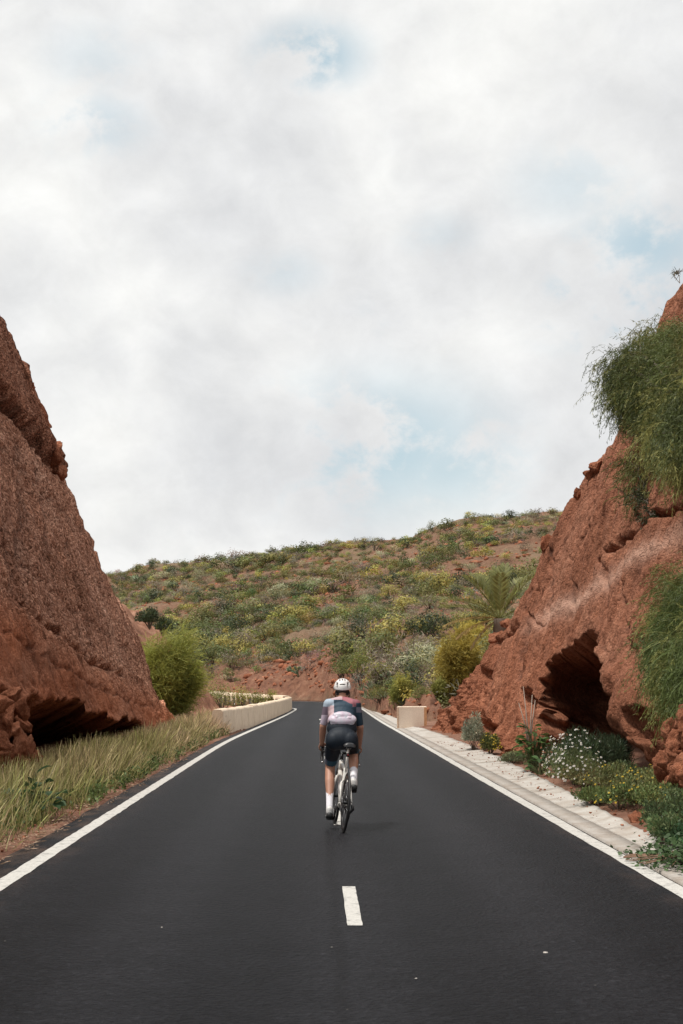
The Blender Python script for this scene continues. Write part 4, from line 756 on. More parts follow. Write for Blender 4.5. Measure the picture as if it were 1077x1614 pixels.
K = 6; lean = np.array([.32, .10, 0]); D = np.stack([rng.normal(size=N) * .32, rng.normal(size=N) * .30, np.ones(N)], 1); d = D / np.linalg.norm(D, axis=1)[:, None]; Pg = np.zeros((N, K, 3)); Pg[:, 0] = base; bend = rng.uniform(.3, 1.3, N)[:, None]
for k_ in range(1, K): d = d + lean * bend / (K - 1) * (k_ / K) * 1.6 + np.array([0, 0, -.10]) * bend * k_ / K; d /= np.linalg.norm(d, axis=1)[:, None]; Pg[:, k_] = Pg[:, k_ - 1] + d * (hgt / (K - 1))[:, None]
dry = np.clip(np.interp(gyv, [8, 16, 30, 46, 60], [.12, .20, .34, .75, .95]) + .50 * pn(gxv * .6, gyv * .25, 1.1) + .22 * rng.normal(size=N), 0, 1)[:, None]
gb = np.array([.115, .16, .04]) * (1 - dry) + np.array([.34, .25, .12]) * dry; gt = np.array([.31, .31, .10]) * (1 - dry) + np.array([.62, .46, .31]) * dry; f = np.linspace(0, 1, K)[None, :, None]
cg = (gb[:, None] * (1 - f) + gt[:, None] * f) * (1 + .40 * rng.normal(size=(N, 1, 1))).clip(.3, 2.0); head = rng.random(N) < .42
wd = np.interp(np.arange(K) / (K - 1), [0, .6, 1], [.009, .007, .002])[None] * np.interp(gyv, [8, 25, 60], [.9, 1.1, 2.0])[:, None]
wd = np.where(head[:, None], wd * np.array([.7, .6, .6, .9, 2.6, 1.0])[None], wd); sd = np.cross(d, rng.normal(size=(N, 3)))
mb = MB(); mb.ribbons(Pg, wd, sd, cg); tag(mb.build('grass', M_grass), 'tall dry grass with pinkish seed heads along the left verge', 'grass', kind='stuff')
# short green undergrowth at the edge of the verge
N = 9000; gy2 = 9 + 40 * rng.random(N); in2 = np.interp(gy2, [8, 34, 48, 60], [-3.00, -3.00, -2.92, -2.8]) + .16 * pn(gy2 * .55, 2.2, 1); gx2 = in2 - rng.random(N) ** 1.5 * .8; C = np.stack([gx2, gy2, .0 + .22 * rng.random(N) ** 1.5], 1); m = pn(gx2 * 1.5, gy2 * .7, 9) > -.15; C = C[m]
mb = MB(); D = rng.normal(size=(len(C), 3)); D[:, 2] = np.abs(D[:, 2]) + .3; mb.leaves(C, D, rng.uniform(.04, .09, len(C)), .035, np.clip(np.array([.11, .155, .05]) * (1 + .3 * rng.normal(size=(len(C), 1))), .02, .4)); tag(mb.build('ground_cover', M_leaf), 'low green weeds at the edge of the left verge', 'weeds', kind='stuff')
# straw and grit at the asphalt edge
N = 2600; gy3 = 6.5 + 28 * rng.random(N) ** 1.3; gx3 = -2.80 - .40 * rng.random(N) ** .8 + .08 * pn(gy3 * 1.1, 2, 5); a = rng.uniform(-.7, .7, N); mk = pn(gx3 * 2, gy3 * 1.2, 4) > -.05; gx3, gy3, a = gx3[mk], gy3[mk], a[mk]; N = len(gx3)
mb = MB(); mb.leaves(np.stack([gx3, gy3, np.full(N, .018) + .03 * rng.random(N)], 1), np.stack([np.sin(a), np.cos(a), .08 * rng.normal(size=N)], 1), rng.uniform(.04, .16, N), .014, np.clip(np.array([.36, .25, .17]) * (1 + .25 * rng.normal(size=(N, 1))), .05, .7)); tag(mb.build('straw_litter', M_grass), 'dead straw lying along the left asphalt edge', 'straw', kind='stuff')
N = 900; sx = np.concatenate([-3.0 - .45 * rng.random(N // 2), 3.30 + .75 * rng.random(N // 2) ** 1.2]); sy = 7 + 32 * rng.random(N) ** 1.2; stones('grit', np.stack([sx, sy, np.where(sx > 0, .055 + .03 * rng.random(N), .012)], 1), np.clip(rng.lognormal(-4.7, .5, N), .004, .022), 'red grit and small stones along both road edges', M_rock)
N = 5; px3 = rng.uniform(-2.3, 2.7, N); py3 = 7 + 26 * rng.random(N) ** 1.5; stones('road_grit', np.concatenate([np.stack([px3, py3, np.full(N, .004)], 1), [[1.41, 7.82 + .9, .004], [.56, 7.95, .004], [1.97, 7.2, .004], [.1, 8.9, .004]]]), np.concatenate([np.clip(rng.lognormal(-5.2, .5, N), .003, .012), [.011, .009, .006, .005]]), 'pale bits of grit on the asphalt', plain('pale_grit', (.5, .46, .42), .9), .4)
def broadleaf(name, base, n, h, spread, lsize, asp, col, lab, seed, cat='plant', shape='heap', parts=True):
    rt = empty(name, base, lab, cat); r = np.random.default_rng(seed); wb = MB(); c0 = np.array(col)
    for j in range(n):
        a = r.uniform(0, 6.28); q = r.random() ** .6; t = np.array([math.cos(a) * spread * q, math.sin(a) * spread * q, h * (1 - .6 * q) * r.uniform(.45, 1.05)])
        wb.tube([np.array([t[0] * .3, t[1] * .3, 0]), t * [.7, .7, .8], t], [.008, .006, .004], 4, cap=False, col=(.12, .13, .06)); D = np.array([math.cos(a), math.sin(a), r.uniform(-.5, .5)]); S_ = np.cross(D, [0, 0, 1]) + r.normal(size=3) * .3; L_ = lsize * r.uniform(.6, 1.15); S_ /= np.linalg.norm(S_); D /= np.linalg.norm(D); nn = np.cross(S_, D); w = L_ * asp
        o2 = [(0, 0), (.12, .30), (.38, .5), (.68, .40), (1, 0)]; V = [t + D * L_ * u + nn * (-.10 * L_ * (u * 2 - 1) ** 2) for u, _ in o2] + [t + D * L_ * u + S_ * w * v + nn * .10 * L_ - nn * .12 * L_ * (u * 2 - 1) ** 2 for u, v in o2[1:4]] + [t + D * L_ * u - S_ * w * v + nn * .10 * L_ - nn * .12 * L_ * (u * 2 - 1) ** 2 for u, v in o2[1:4]]
        mb = MB(); mb.add(np.array(V), [[1, 2, 6, 5], [2, 3, 7, 6], [1, 8, 9, 2], [2, 9, 10, 3]], [[0, 1, 5], [3, 4, 7], [0, 8, 1], [3, 10, 4]], np.clip(c0 * (1 + .22 * r.normal()), .02, .5)); mb.build('leaf', M_leaf, rt)
    wb.build('stem', M_twig, rt); return rt
g1 = ground_pt(118, 1296, .05); broadleaf('broadleaf_weed', (-3.42, 17.2, .06), 46, .55, .34, .20, .85, (.045, .085, .035), 'dark broad leaved weed in the left grass', 61)
broadleaf('wild_tobacco', (3.93, 25.6, .08), 70, 1.10, .24, .19, .62, (.075, .135, .035), 'upright plant with big glossy green leaves by the cave', 62)
broadleaf('wild_tobacco', (3.88, 24.6, .08), 26, .42, .20, .16, .62, (.06, .115, .035), 'low big leaved sprout at the foot of the glossy green plant', 63)
mb = MB(); rt = empty('dead_twigs', (3.95, 26.3, .1), 'bare pale twigs rising behind the glossy green plant', 'twigs')
for q in [(-.1, .1, 1.5), (.05, 0, 1.35), (-.2, 0, 1.2), (.12, .1, 1.25)]: mb = MB(); mb.tube([(0, 0, .2), (q[0] * .4, 0, .8), q], [.014, .012, .006], 5, col=(.36, .29, .24)); mb.build('twig', M_twig, rt)
def small_bush(name, base, rad, n, col, lab, seed, ls, asp, feather=False, cat='bush', flowers=None, col2=None):
    rt = empty(name, base, lab, cat); mb = MB(); tp = crown(mb, (0, 0, rad[2] * .4), (rad[0], rad[1], rad[2] * .75), n, col, ls, asp, 18, seed, fill=.7, up=.6); mb.build('foliage', M_leaf, rt); wb = MB(); stems(wb, (0, 0, -.05), tp[:10], .012); wb.build('stem', M_twig, rt)
    if flowers:
        nf, fc, fs, out = flowers; r = np.random.default_rng(seed + 5); fb = MB()
        sb = MB()
        for j in range(nf):
            a = r.uniform(0, 6.28); e = math.acos(r.uniform(-.1, 1)); p = np.array([math.cos(a) * math.sin(e) * rad[0], math.sin(a) * math.sin(e) * rad[1], rad[2] * (.35 + .72 * math.cos(e))]) * r.uniform(.72, out); p[2] = max(p[2], .05); nrm = p / rad + np.array([-.3, -.8, .5]); nrm /= np.linalg.norm(nrm); x = np.cross(nrm, [.3, .2, 1]); x /= np.linalg.norm(x); y = np.cross(nrm, x)
            m = 9; th = np.arange(m) / m * 6.283; D = np.outer(np.cos(th), x) + np.outer(np.sin(th), y); fb.leaves(np.repeat(p[None], m, 0), D, fs, fs * .5, np.array(fc), np.cross(D, nrm)); fb.ell(p + nrm * fs * .1, (fs * .3,) * 3, None, 5, 4, (.55, .38, .04)); sb.tube([p * [.9, .9, .8], p], .004, 3, cap=False, col=(.10, .13, .05))
        fo = fb.build('flowers', M_petal, rt); fo['kind'] = 'stuff'; sb.build('flower_stalks', M_twig, rt)['kind'] = 'stuff'
    return rt
M_petal = foliage('petal', .6, .3, .03)
small_bush('lavender_bush', (3.82, 34.4, .05), (.34, .5, .80), 4200, (.32, .33, .24), 'grey green rounded bush at the cliff foot', 71, .08, .22)
small_bush('yellow_flower_bush', (3.95, 32.2, .05), (.28, .42, .46), 2200, (.14, .155, .05), 'small bush with yellow flowers beside the grey green bush', 72, .07, .3, flowers=(60, (.55, .40, .04), .022, 1.05))
small_bush('daisy_bush', (4.38, 24.0, .05), (.52, 1.3, .74), 9000, (.075, .105, .05), 'large daisy bush with many white flowers before the cave', 73, .10, .16, flowers=(170, (.78, .76, .74), .026, 1.08))
small_bush('daisy_bush', (4.05, 22.2, .05), (.46, .9, .60), 4200, (.12, .14, .06), 'low daisy clump with white flowers before the large daisy bush', 74, .07, .2, flowers=(110, (.76, .74, .72), .022, 1.08))
small_bush('dark_shrub', (4.85, 23.4, .05), (.48, 1.2, .72), 7500, (.055, .075, .038), 'dark green feathery shrub inside the cave mouth', 75, .13, .10)
small_bush('low_weed', (3.95, 28.6, .05), (.36, .6, .20), 1600, (.15, .16, .085), 'pale low weed between the glossy plant and the orange boulder', 76, .06, .3)
G1, G2, G3, G4 = (.20, .215, .085), (.14, .175, .062), (.105, .145, .06), (.25, .24, .11)
YF, WF = (24, (.65, .46, .05), .017, 1.12), (26, (.76, .73, .7), .014, 1.1)
for j, (px, py, rx, ry, rz, col, lab, fl) in enumerate([(925, 1243, .40, .7, .34, G4, 'pale weed clump with tiny flowers left of the pillar foot', WF), (962, 1252, .40, .6, .42, G1, 'light green weed clump below the pillar', YF), (940, 1268, .30, .5, .22, G2, 'mid green weed clump touching the gutter slabs', None), (975, 1275, .36, .5, .30, G2, 'weed clump in front of the pillar foot', YF), (1005, 1272, .36, .6, .36, G1, 'yellow flowered weed clump right of the pillar foot', YF), (1040, 1282, .36, .6, .40, G2, 'yellow flowered weed clump below the rubble', YF),
        (1062, 1320, .34, .6, .44, G3, 'tall dark weed mound at the right frame edge', None), (1048, 1330, .22, .4, .30, G3, 'dark green weed mound behind the ivy', None), (1075, 1300, .34, .6, .42, G3, 'weed clump at the frame edge above the dark mound', YF), (895, 1226, .25, .5, .22, G4, 'thin weed patch before the low daisy clump', WF), (1020, 1260, .4, .6, .46, G1, 'taller weed clump under the drooping tree', YF), (812, 1200, .3, .6, .18, G4, 'small weed clump before the pale orange boulder', None), (985, 1243, .4, .6, .40, G3, 'leafy weed clump at the right edge of the cave mouth', None), (1068, 1262, .4, .6, .45, G2, 'weed clump before the rubble at the frame edge', YF)]):
    b = ground_pt(px, py, .06); small_bush('weed_clump', b, (rx, ry, rz), 1900, col, lab, 80 + j, .05, .42, cat='weeds', flowers=fl)
wt = 0
for px in sorted(random.uniform(880, 1075) for _ in range(16)):
    j = wt; y_ = 1205 + (px - 880) * .50 + random.uniform(14, 40); b = ground_pt(px, y_, .06)
    if b[0] > 3.78 + .1 * random.random():
        small_bush('weed_tuft', b, (random.uniform(.12, .24), random.uniform(.2, .35), random.uniform(.10, .22)), 500, random.choice([G1, G2, G4]), '%s small weed tuft beside the gutter slabs counted from the cave' % ORD[wt].replace(' largest', '').replace('largest', 'first'), 120 + j, .045, .4, cat='weeds')['group'] = 'weed tufts beside the gutter'; wt += 1
# ivy over the gutter end
rt = empty('ivy_patch', (3.30, 12.9, .03), 'patch of small round ivy leaves spilling onto the gutter', 'ivy'); mb = MB(); n = 1500; C = np.stack([rng.normal(size=n) * .26 + .12, rng.normal(size=n) * .50, rng.random(n) ** 1.3 * .20], 1); C[:, 2] *= np.exp(-(C[:, 0] - .15) ** 2 / .2); C = C[C[:, 0] > -.42 + .2 * (C[:, 1] < -.5)]; n = len(C); D = rng.normal(size=(n, 3)); D[:, 2] *= .35; S_ = np.cross(D, np.array([0, 0, 1.]) + .5 * rng.normal(size=(n, 3))); mb.leaves(C, D, rng.uniform(.035, .06, n), .05, np.clip(np.array([.055, .095, .035]) * (1 + .3 * rng.normal(size=(n, 1))), .015, .4), S_, .1); mb.build('foliage', M_leaf, rt)
wb = MB()
for j in range(14): a = rng.uniform(2.2, 4.4); wb.tube([(0, 0, .06), (math.cos(a) * .25, math.sin(a) * .3, .05), (math.cos(a) * .5, math.sin(a) * .55, .03)], .004, 4, col=(.2, .12, .08))
wb.build('stem', M_twig, rt)
small_bush('ivy_mound', (3.72, 13.6, .03), (.42, .6, .32), 2200, (.05, .09, .04), 'ivy mound behind the ivy patch at the right frame edge', 95, .05, .8, cat='ivy')
# ------------------------------------------------------------------ bicycle
M_white = plain('white_frame_paint', (.72, .69, .64), .3, .05, 12); M_black = plain('black_rubber', (.012, .012, .013), .6, .2, 60); M_carbon = plain('black_carbon', (.016, .016, .018), .35, .2, 80); M_steel = plain('steel', (.45, .45, .46), .3, .1, 60, 1.0); M_dark = plain('dark_metal', (.05, .05, .052), .4, .15, 60, .8); M_spoke = plain('spoke_steel', (.30, .30, .31), .35, .1, 60, 1.0); M_bot = plain('bottle_plastic', (.70, .68, .66), .4, .05, 20); M_lamp = plain('red_lens', (.30, .015, .015), .2, .1, 20)
bike = empty('bicycle', (.302, 15.76, 0.0), 'white road bicycle ridden up the middle of the road', 'bicycle'); bike.rotation_euler = (0, R(5.0), R(4.9))
WR = .335
def ring(mb, c, Rr, r, n=56, m=8, sq=(1, 1), col=(1, 1, 1)):
    a = np.linspace(0, 2 * np.pi, n, endpoint=False); P = np.stack([np.zeros(n), np.cos(a) * Rr, np.sin(a) * Rr], 1) + np.array(c)
    th = np.linspace(0, 2 * np.pi, m, endpoint=False); V = np.stack([np.stack([np.full(n, math.cos(t) * r * sq[0]), np.cos(a) * (Rr + math.sin(t) * r * sq[1]), np.sin(a) * (Rr + math.sin(t) * r * sq[1])], 1) for t in th], 1) + np.array(c)
    f = [[i*m+j, i*m+(j+1)%m, ((i+1)%n)*m+(j+1)%m, ((i+1)%n)*m+j] for i in range(n) for j in range(m)]; mb.add(V.reshape(-1, 3), f, col=col)
def wheel(c, rear):
    mb = MB(); ring(mb, c, WR - .042, .024, sq=(.55, 1.05)); w = mb.build('wheel', M_carbon, bike, True)
    mb = MB(); ring(mb, c, WR - .013, .0135); mb.build('tyre', M_black, w, True)
    mb = MB(); mb.tube([np.array(c) - [.05, 0, 0], np.array(c) + [.05, 0, 0]], .022, 10); mb.build('hub', M_dark, w, True)
    mb = MB()
    for i in range(24):
        a = i / 24 * 6.283; s = (-1) ** i; b = a + .55 * (-1) ** (i // 2); mb.tube([np.array(c) + [s * .03, math.cos(b) * .025, math.sin(b) * .025], np.array(c) + [0, math.cos(a) * (WR - .06), math.sin(a) * (WR - .06)]], .0016, 4)
    mb.build('spokes', M_spoke, w)
    mb = MB(); ring(mb, np.array(c) + [-.045, 0, 0], .055, .018, 28, 6, (.08, 1)); mb.build('brake_disc', M_steel, w)
    if rear:
        mb = MB()
        for i in range(8): ring(mb, np.array(c) + [.022 + i * .004, 0, 0], .054 - i * .004, .008, 26, 5, (.15, 1))
        mb.build('cassette', M_dark, w)
wheel((0, 0, WR), True); wheel((0, .99, WR), False)
BB = np.array([0, .41, .27]); STt = np.array([0, .275, .70]); HTb, HTt = np.array([0, .855, .61]), np.array([0, .815, .76])
mb = MB(); mb.tube([BB, STt], [.024, .018], 10, sq=(.75, 1.3), up=(1, 0, 0)); mb.tube([BB + [0, .01, .01], HTb + [0, -.01, .03]], [.034, .028], 10); mb.tube([STt - [0, 0, .02], HTt - [0, 0, .03]], [.018, .022], 10); mb.tube([HTb, HTt], .026, 10); mb.ell(BB, (.045, .034, .034))
for s in (-1, 1):
    mb.tube([BB + [s * .02, -.02, 0], BB + [s * .045, -.13, .02], (s * .066, .02, .325)], [.017, .013, .011], 8); mb.tube([STt + [s * .012, .035, -.13], (s * .05, .17, .54), (s * .066, .005, .345)], [.012, .010, .009], 8)
mb.build('frame', M_white, bike, True)
mb = MB(); mb.tube([HTb - [0, -.003, .01], HTb + [0, .005, -.04]], .03, 10)
for s in (-1, 1): mb.tube([HTb + [s * .03, .004, -.035], (s * .052, .91, .47), (s * .056, .99, WR)], [.02, .015, .010], 8, sq=(.7, 1.2))
mb.build('fork', M_white, bike, True)
mb = MB(); mb.tube([STt - [0, -.01, .04], (0, .215, .925)], .0155, 10, sq=(.85, 1.2)); sp = mb.build('seatpost', M_white, bike, True)
mb = MB(); mb.box((0, .205, .935), (.05, .06, .03)); mb.build('saddle_clamp', M_steel, sp)
# saddle: tapered shell
S = []
for y, w, h in [(.06, .060, .0), (.075, .072, .012), (.12, .072, .016), (.18, .050, .012), (.24, .030, .010), (.30, .022, .010), (.335, .018, .006), (.345, .008, -.004)]:
    S.append([(w * math.cos(t), y, .965 + h + (.026 if math.sin(t) < 0 else .018) * math.sin(t) - (.022 * abs(math.cos(t)) ** 3)) for t in np.linspace(0, 2 * np.pi, 14, endpoint=False)])
S = np.array(S); k_, m_ = S.shape[:2]; f = [[i*m_+j, (i+1)*m_+j, (i+1)*m_+(j+1)%m_, i*m_+(j+1)%m_] for i in range(k_-1) for j in range(m_)]
V = np.concatenate([S.reshape(-1, 3), [S[0].mean(0)], [S[-1].mean(0)]]); f3 = [[k_*m_, j, (j+1)%m_] for j in range(m_)] + [[k_*m_+1, (k_-1)*m_+(j+1)%m_, (k_-1)*m_+j] for j in range(m_)]
mb = MB(); mb.add(V, f, f3); sa = mb.build('saddle', M_carbon, bike, True)
for s in (-1, 1): mb = MB(); mb.tube([(s * .018, .10, .945), (s * .022, .17, .928), (s * .02, .25, .930), (s * .012, .30, .955)], .0035, 6); mb.build('saddle_rail', M_steel, sa, True)
mb = MB(); mb.tube([(0, .81, .77), (0, .803, .83)], .018, 10); mb.tube([(0, .805, .82), (0, .90, .845)], [.018, .016], 10); mb.build('stem', M_carbon, bike, True)
mb = MB(); mb.tube([(-.20, .90, .845), (.20, .90, .845)], .0155, 10)
for s in (-1, 1): mb.tube([(s * .19, .90, .845), (s * .205, .93, .848), (s * .21, .98, .84), (s * .212, 1.005, .80), (s * .214, .985, .755), (s * .216, .93, .725), (s * .217, .87, .718)], .0135, 9)
hb = mb.build('handlebar', M_black, bike, True)
for s in (-1, 1):
    mb = MB(); mb.tube([(s * .21, .97, .848), (s * .21, 1.03, .868), (s * .208, 1.075, .892), (s * .206, 1.09, .905)], [.019, .020, .020, .013], 9, sq=(.9, 1.1)); mb.build('brake_hood', M_black, hb, True)
    mb = MB(); mb.tube([(s * .208, 1.08, .875), (s * .212, 1.10, .81), (s * .214, 1.08, .745)], [.008, .007, .005], 6, sq=(1.4, .7)); mb.build('brake_lever', M_dark, hb, True)
    mb = MB(); mb.ell((s * .217, .866, .718), (.015, .010, .015), None, 8, 6); mb.build('bar_end_cap', M_steel, hb, True)
# drivetrain: left crank down, right crank up
CA = R(-78); cdir = np.array([0, math.cos(CA), math.sin(CA)])
mb = MB(); ring(mb, BB + [.045, 0, 0], .085, .012, 40, 6, (.15, 1)); ring(mb, BB + [.038, 0, 0], .065, .010, 36, 6, (.15, 1))
for i in range(4): a = i * 1.5708 + .4; mb.tube([BB + [.045, 0, 0], BB + [.045, math.cos(a) * .08, math.sin(a) * .08]], .010, 6)
cr_ = mb.build('crankset', M_carbon, bike, True)
pedL = BB + cdir * .17 + [-.115, 0, 0]; pedR = BB - cdir * .17 + [.115, 0, 0]
for s, pd in ((-1, pedL), (1, pedR)):
    mb = MB(); e = pd * [0, 1, 1] + [s * .068, 0, 0]; mb.tube([BB + [s * .055, 0, 0], e], [.017, .013], 8, sq=(.6, 1.2)); mb.build('crank_arm', M_carbon, cr_, True)
    mb = MB(); mb.tube([e, pd + [s * .04, 0, 0]], .008, 6); mb.box(pd, (.06, .075, .018)); mb.build('pedal', M_carbon, bike)
mb = MB(); mb.tube([BB + [.045, 0, .09], (.043, .0, WR + .045)], .005, 5, cap=False); mb.tube([BB + [.045, -.02, -.088], (.043, .03, WR - .165)], .005, 5, cap=False); mb.build('chain', M_dark, bike)
mb = MB(); mb.tube([(.075, .0, WR - .02), (.085, .0, WR - .07), (.05, .02, WR - .12), (.046, .03, WR - .19)], [.015, .02, .014, .010], 7); ring(mb, (.045, .02, WR - .11), .018, .006, 16, 5); ring(mb, (.045, .035, WR - .19), .018, .006, 16, 5); mb.build('rear_derailleur', M_carbon, bike, True)
mb = MB(); a_, b_ = BB * .45 + HTb * .55, BB * .75 + HTb * .25; up_ = np.array([0, -.55, .83]); mb.tube([b_ + up_ * .07, a_ + up_ * .07], .036, 12); mb.tube([a_ + up_ * .07, a_ * 1.0 + up_ * .07 + (HTb - BB) / np.linalg.norm(HTb - BB) * .03], [.026, .018], 10); mb.build('bottle', M_bot, bike, True)
mb = MB(); c1, c2 = BB * .72 + STt * .28 + [0, .05, 0], BB * .38 + STt * .62 + [0, .05, 0]; mb.tube([c1, c2], .036, 12); mb.tube([c2, c2 + (c2 - c1) / np.linalg.norm(c2 - c1) * .035], [.024, .016], 10); mb.build('bottle', M_bot, bike, True)
mb = MB(); mb.tube([(0, .205, .875), (0, .212, .835)], .018, 10, sq=(1, .8)); mb.ell((0, .193, .858), (.014, .010, .02)); mb.build('rear_light', M_black, bike, True)
mb = MB(); mb.ell((0, .186, .858), (.010, .006, .013)); mb.build('light_lens', M_lamp, bike.children[-1], True)
bpy.context.view_layer.update()

# ------------------------------------------------------------------ rider (joints in metres, from the photograph's proportions)
BM = np.array(bike.matrix_world)
def onbike(p): return BM[:3, :3] @ np.array(p) + BM[:3, 3]
def blob(name, build, voxel, mat, parent, iters=4, base=(0, 0, 0), colf=None):
    mb = MB(); build(mb); me = mb.mesh('tmp'); o = bpy.data.objects.new('tmp', me); COL.objects.link(o)
    rm = o.modifiers.new('r', 'REMESH'); rm.mode = 'VOXEL'; rm.voxel_size = voxel; sm = o.modifiers.new('s', 'SMOOTH'); sm.iterations = iters; sm.factor = .5
    dg = bpy.context.evaluated_depsgraph_get(); dg.update(); nm = bpy.data.meshes.new_from_object(o.evaluated_get(dg)); bpy.data.objects.remove(o)
    n = len(nm.vertices); V = np.empty(n * 3, np.float32); nm.vertices.foreach_get('co', V); V = V.reshape(-1, 3)
    for a in list(nm.color_attributes): nm.color_attributes.remove(a)
    if colf is not None:
        c = np.ones((n, 4), np.float32); c[:, :3] = colf(V); a = nm.color_attributes.new('col', 'FLOAT_COLOR', 'POINT'); a.data.foreach_set('color', c.ravel())
    nm.vertices.foreach_set('co', (V - np.array(base, np.float32)).ravel().astype(np.float32)); nm.polygons.foreach_set('use_smooth', np.ones(len(nm.polygons), bool)); nm.name = name; nm.update()
    return link(name, nm, mat, parent)
def cap(mb, pts, rad, n=14):
    P = np.array(pts, float); rad = np.array(rad, float); t = np.linspace(0, len(P) - 1, (len(P) - 1) * 6 + 1); Q = np.stack([np.interp(t, range(len(P)), P[:, i]) for i in range(3)], 1); rr = np.interp(t, range(len(P)), rad)
    mb.tube(Q, rr, n); mb.ell(P[0], (rad[0],) * 3, None, 14, 10); mb.ell(P[-1], (rad[-1],) * 3, None, 14, 10)
    for p, r in zip(P[1:-1], rad[1:-1]): mb.ell(p, (r,) * 3, None, 14, 10)
J = {}
J['pel'] = at(539, 1163, 16.22); J['waist'] = at(539.5, 1137, 16.36); J['chest'] = at(539.5, 1116, 16.56); J['neck'] = at(540, 1103, 16.66); J['head'] = at(540, 1090, 16.75)
J['shL'] = at(518.5, 1110, 16.58); J['shR'] = at(561, 1111, 16.58); J['elL'] = at(509.5, 1145, 16.60); J['elR'] = at(568, 1146, 16.60)
hoodL, hoodR = onbike((-.21, 1.045, .88)), onbike((.21, 1.045, .88)); J['wrL'] = hoodL + [-.010, -.105, .052]; J['wrR'] = hoodR + [.012, -.105, .050]
pL, pR = onbike(pedL), onbike(pedR)
J['hipL'] = at(528, 1163, 16.22); J['hipR'] = at(551, 1163, 16.22); J['knL'] = at(520.5, 1209, 16.50); J['knR'] = at(557, 1187, 16.60)
J['anL'] = pL + [-.004, -.095, .140]; J['anR'] = pR + [.006, -.120, .150]
PB = np.array([.28, 16.2, 0.]); M_skin = colmat('skin', .5, .4, .10, 40); M_lycra = colmat('lycra', .62, .3, .10, 90, .15, 300)
def tilt(a, b):                                            # frame whose z runs from a to b, x to the right
    z = b - a; z = z / np.linalg.norm(z); x = np.array([1., 0, 0]); y = np.cross(z, x); y /= np.linalg.norm(y); x = np.cross(y, z); return np.stack([x, y, z], 1)
def torso(mb, g=0.0):
    T_ = tilt(J['pel'], J['waist']); mb.ell(J['pel'] + T_ @ [0, 0, -.01], (.178 + g, .118 + g, .13 + g), T_, 20, 14)
    for s in (-1, 1): mb.ell(J['pel'] + np.array([s * .082, -.045, -.035]), (.098 + g, .095 + g, .105 + g), None, 16, 12)
    T_ = tilt(J['pel'], J['chest']); mb.ell(J['waist'] + [0, .02, 0], (.148 + g, .098 + g, .15 + g), T_, 20, 14)
    T_ = tilt(J['waist'], J['neck']); mb.ell(J['chest'] + [0, .015, -.05], (.160 + g, .105 + g, .18 + g), T_, 20, 14); mb.ell(J['chest'] + [0, .0, -.01], (.168 + g, .075 + g, .075 + g), T_, 18, 12)
    cap(mb, [J['shL'] + [.03, 0, 0], J['neck'] + [0, -.01, -.02], J['shR'] - [.03, 0, 0]], [.058 + g, .062 + g, .058 + g])
def upper_arm(mb, s, g=0.0, t1=1.0):
    a, b = J['sh' + s], J['el' + s]; b = a + (b - a) * t1; cap(mb, [a, a * .6 + b * .4, b], [.058 + g, .050 + g, .042 - .004 * t1 + g])
def thigh(mb, s, g=0.0, t1=1.0): a, b = J['hip' + s], J['kn' + s]; b = a + (b - a) * t1; cap(mb, [a + [0, 0, -.02], a * .6 + b * .4, b], [.098 + g, .084 + g, (.098 + (.056 - .098) * t1) + g])
def hand(mb, s):
    sg = -1 if s == 'L' else 1; w, h = J['wr' + s], (hoodL if s == 'L' else hoodR); kn = h + [sg * .002, .0, .036]
    cap(mb, [w, w * .5 + kn * .5 + [0, 0, .004], kn], [.026, .030, .026], 10); mb.ell((w + kn) / 2 + [0, .03, .0], (.038, .045, .018))
    for q, (dy, L_) in enumerate([(.030, 1.0), (.010, 1.1), (-.010, 1.05), (-.029, .85)]):            # four fingers wrapped round the hood
        r0 = kn + [sg * .020, dy, -.002]; cap(mb, [r0, r0 + [sg * .020, .008, -.018 * L_], r0 + [sg * .016, .010, -.046 * L_], r0 + [-sg * .012, .010, -.064 * L_]], [.0105, .0098, .0090, .0080], 8)
    t0 = w + [-sg * .020, .030, .0]; cap(mb, [t0, t0 + [-sg * .020, .030, -.004], t0 + [-sg * .020, .062, -.020], t0 + [-sg * .010, .080, -.034]], [.0135, .012, .011, .009], 8)
def body(mb):
    torso(mb); H = J['head']
    cap(mb, [J['neck'] + [0, -.02, -.03], J['neck'] + [0, .02, .04], H + [0, -.01, -.04]], [.062, .054, .056])
    mb.ell(H + [0, .0, .012], (.074, .094, .098), None, 18, 14); mb.ell(H + [0, .030, -.055], (.056, .066, .062), None, 16, 12); mb.ell(H + [0, .062, -.092], (.030, .028, .022))
    cap(mb, [H + [0, .092, .012], H + [0, .112, -.022], H + [0, .104, -.032]], [.009, .013, .012], 8)          # nose
    for s in (-1, 1):
        mb.ell(H + [s * .030, .082, .012], (.014, .010, .009)); mb.ell(H + [s * .076, .0, -.018], (.010, .020, .032)); mb.ell(H + [s * .012, .094, -.062], (.018, .009, .007))   # eye, ear, lips
    for s in 'LR':
        upper_arm(mb, s); cap(mb, [J['el' + s], J['el' + s] * .6 + J['wr' + s] * .4, J['wr' + s]], [.041, .039, .026]); hand(mb, s)
        thigh(mb, s); a, k = J['an' + s], J['kn' + s]; cap(mb, [k, k * .78 + a * .22 + [0, -.012, 0], k * .62 + a * .38 + [0, -.018, 0], k * .3 + a * .7 + [0, -.006, 0], a], [.056, .058, .057, .040, .034])
        p = pL if s == 'L' else pR; cap(mb, [a + [0, -.02, -.04], a * .4 + (p + [0, .03, .03]) * .6, p + [0, .075, .032]], [.032, .036, .026])
SK = np.array([.40, .205, .140])
person = blob('person', body, .0065, M_skin, None, 3, PB, lambda V: SK[None] * (1 - .12 * pn(V[:, 0] * 9, V[:, 1] * 9, V[:, 2] * 9))[:, None]); person.location = PB
tag(person, 'cyclist in navy and pink jersey and white helmet standing on the pedals', 'person')
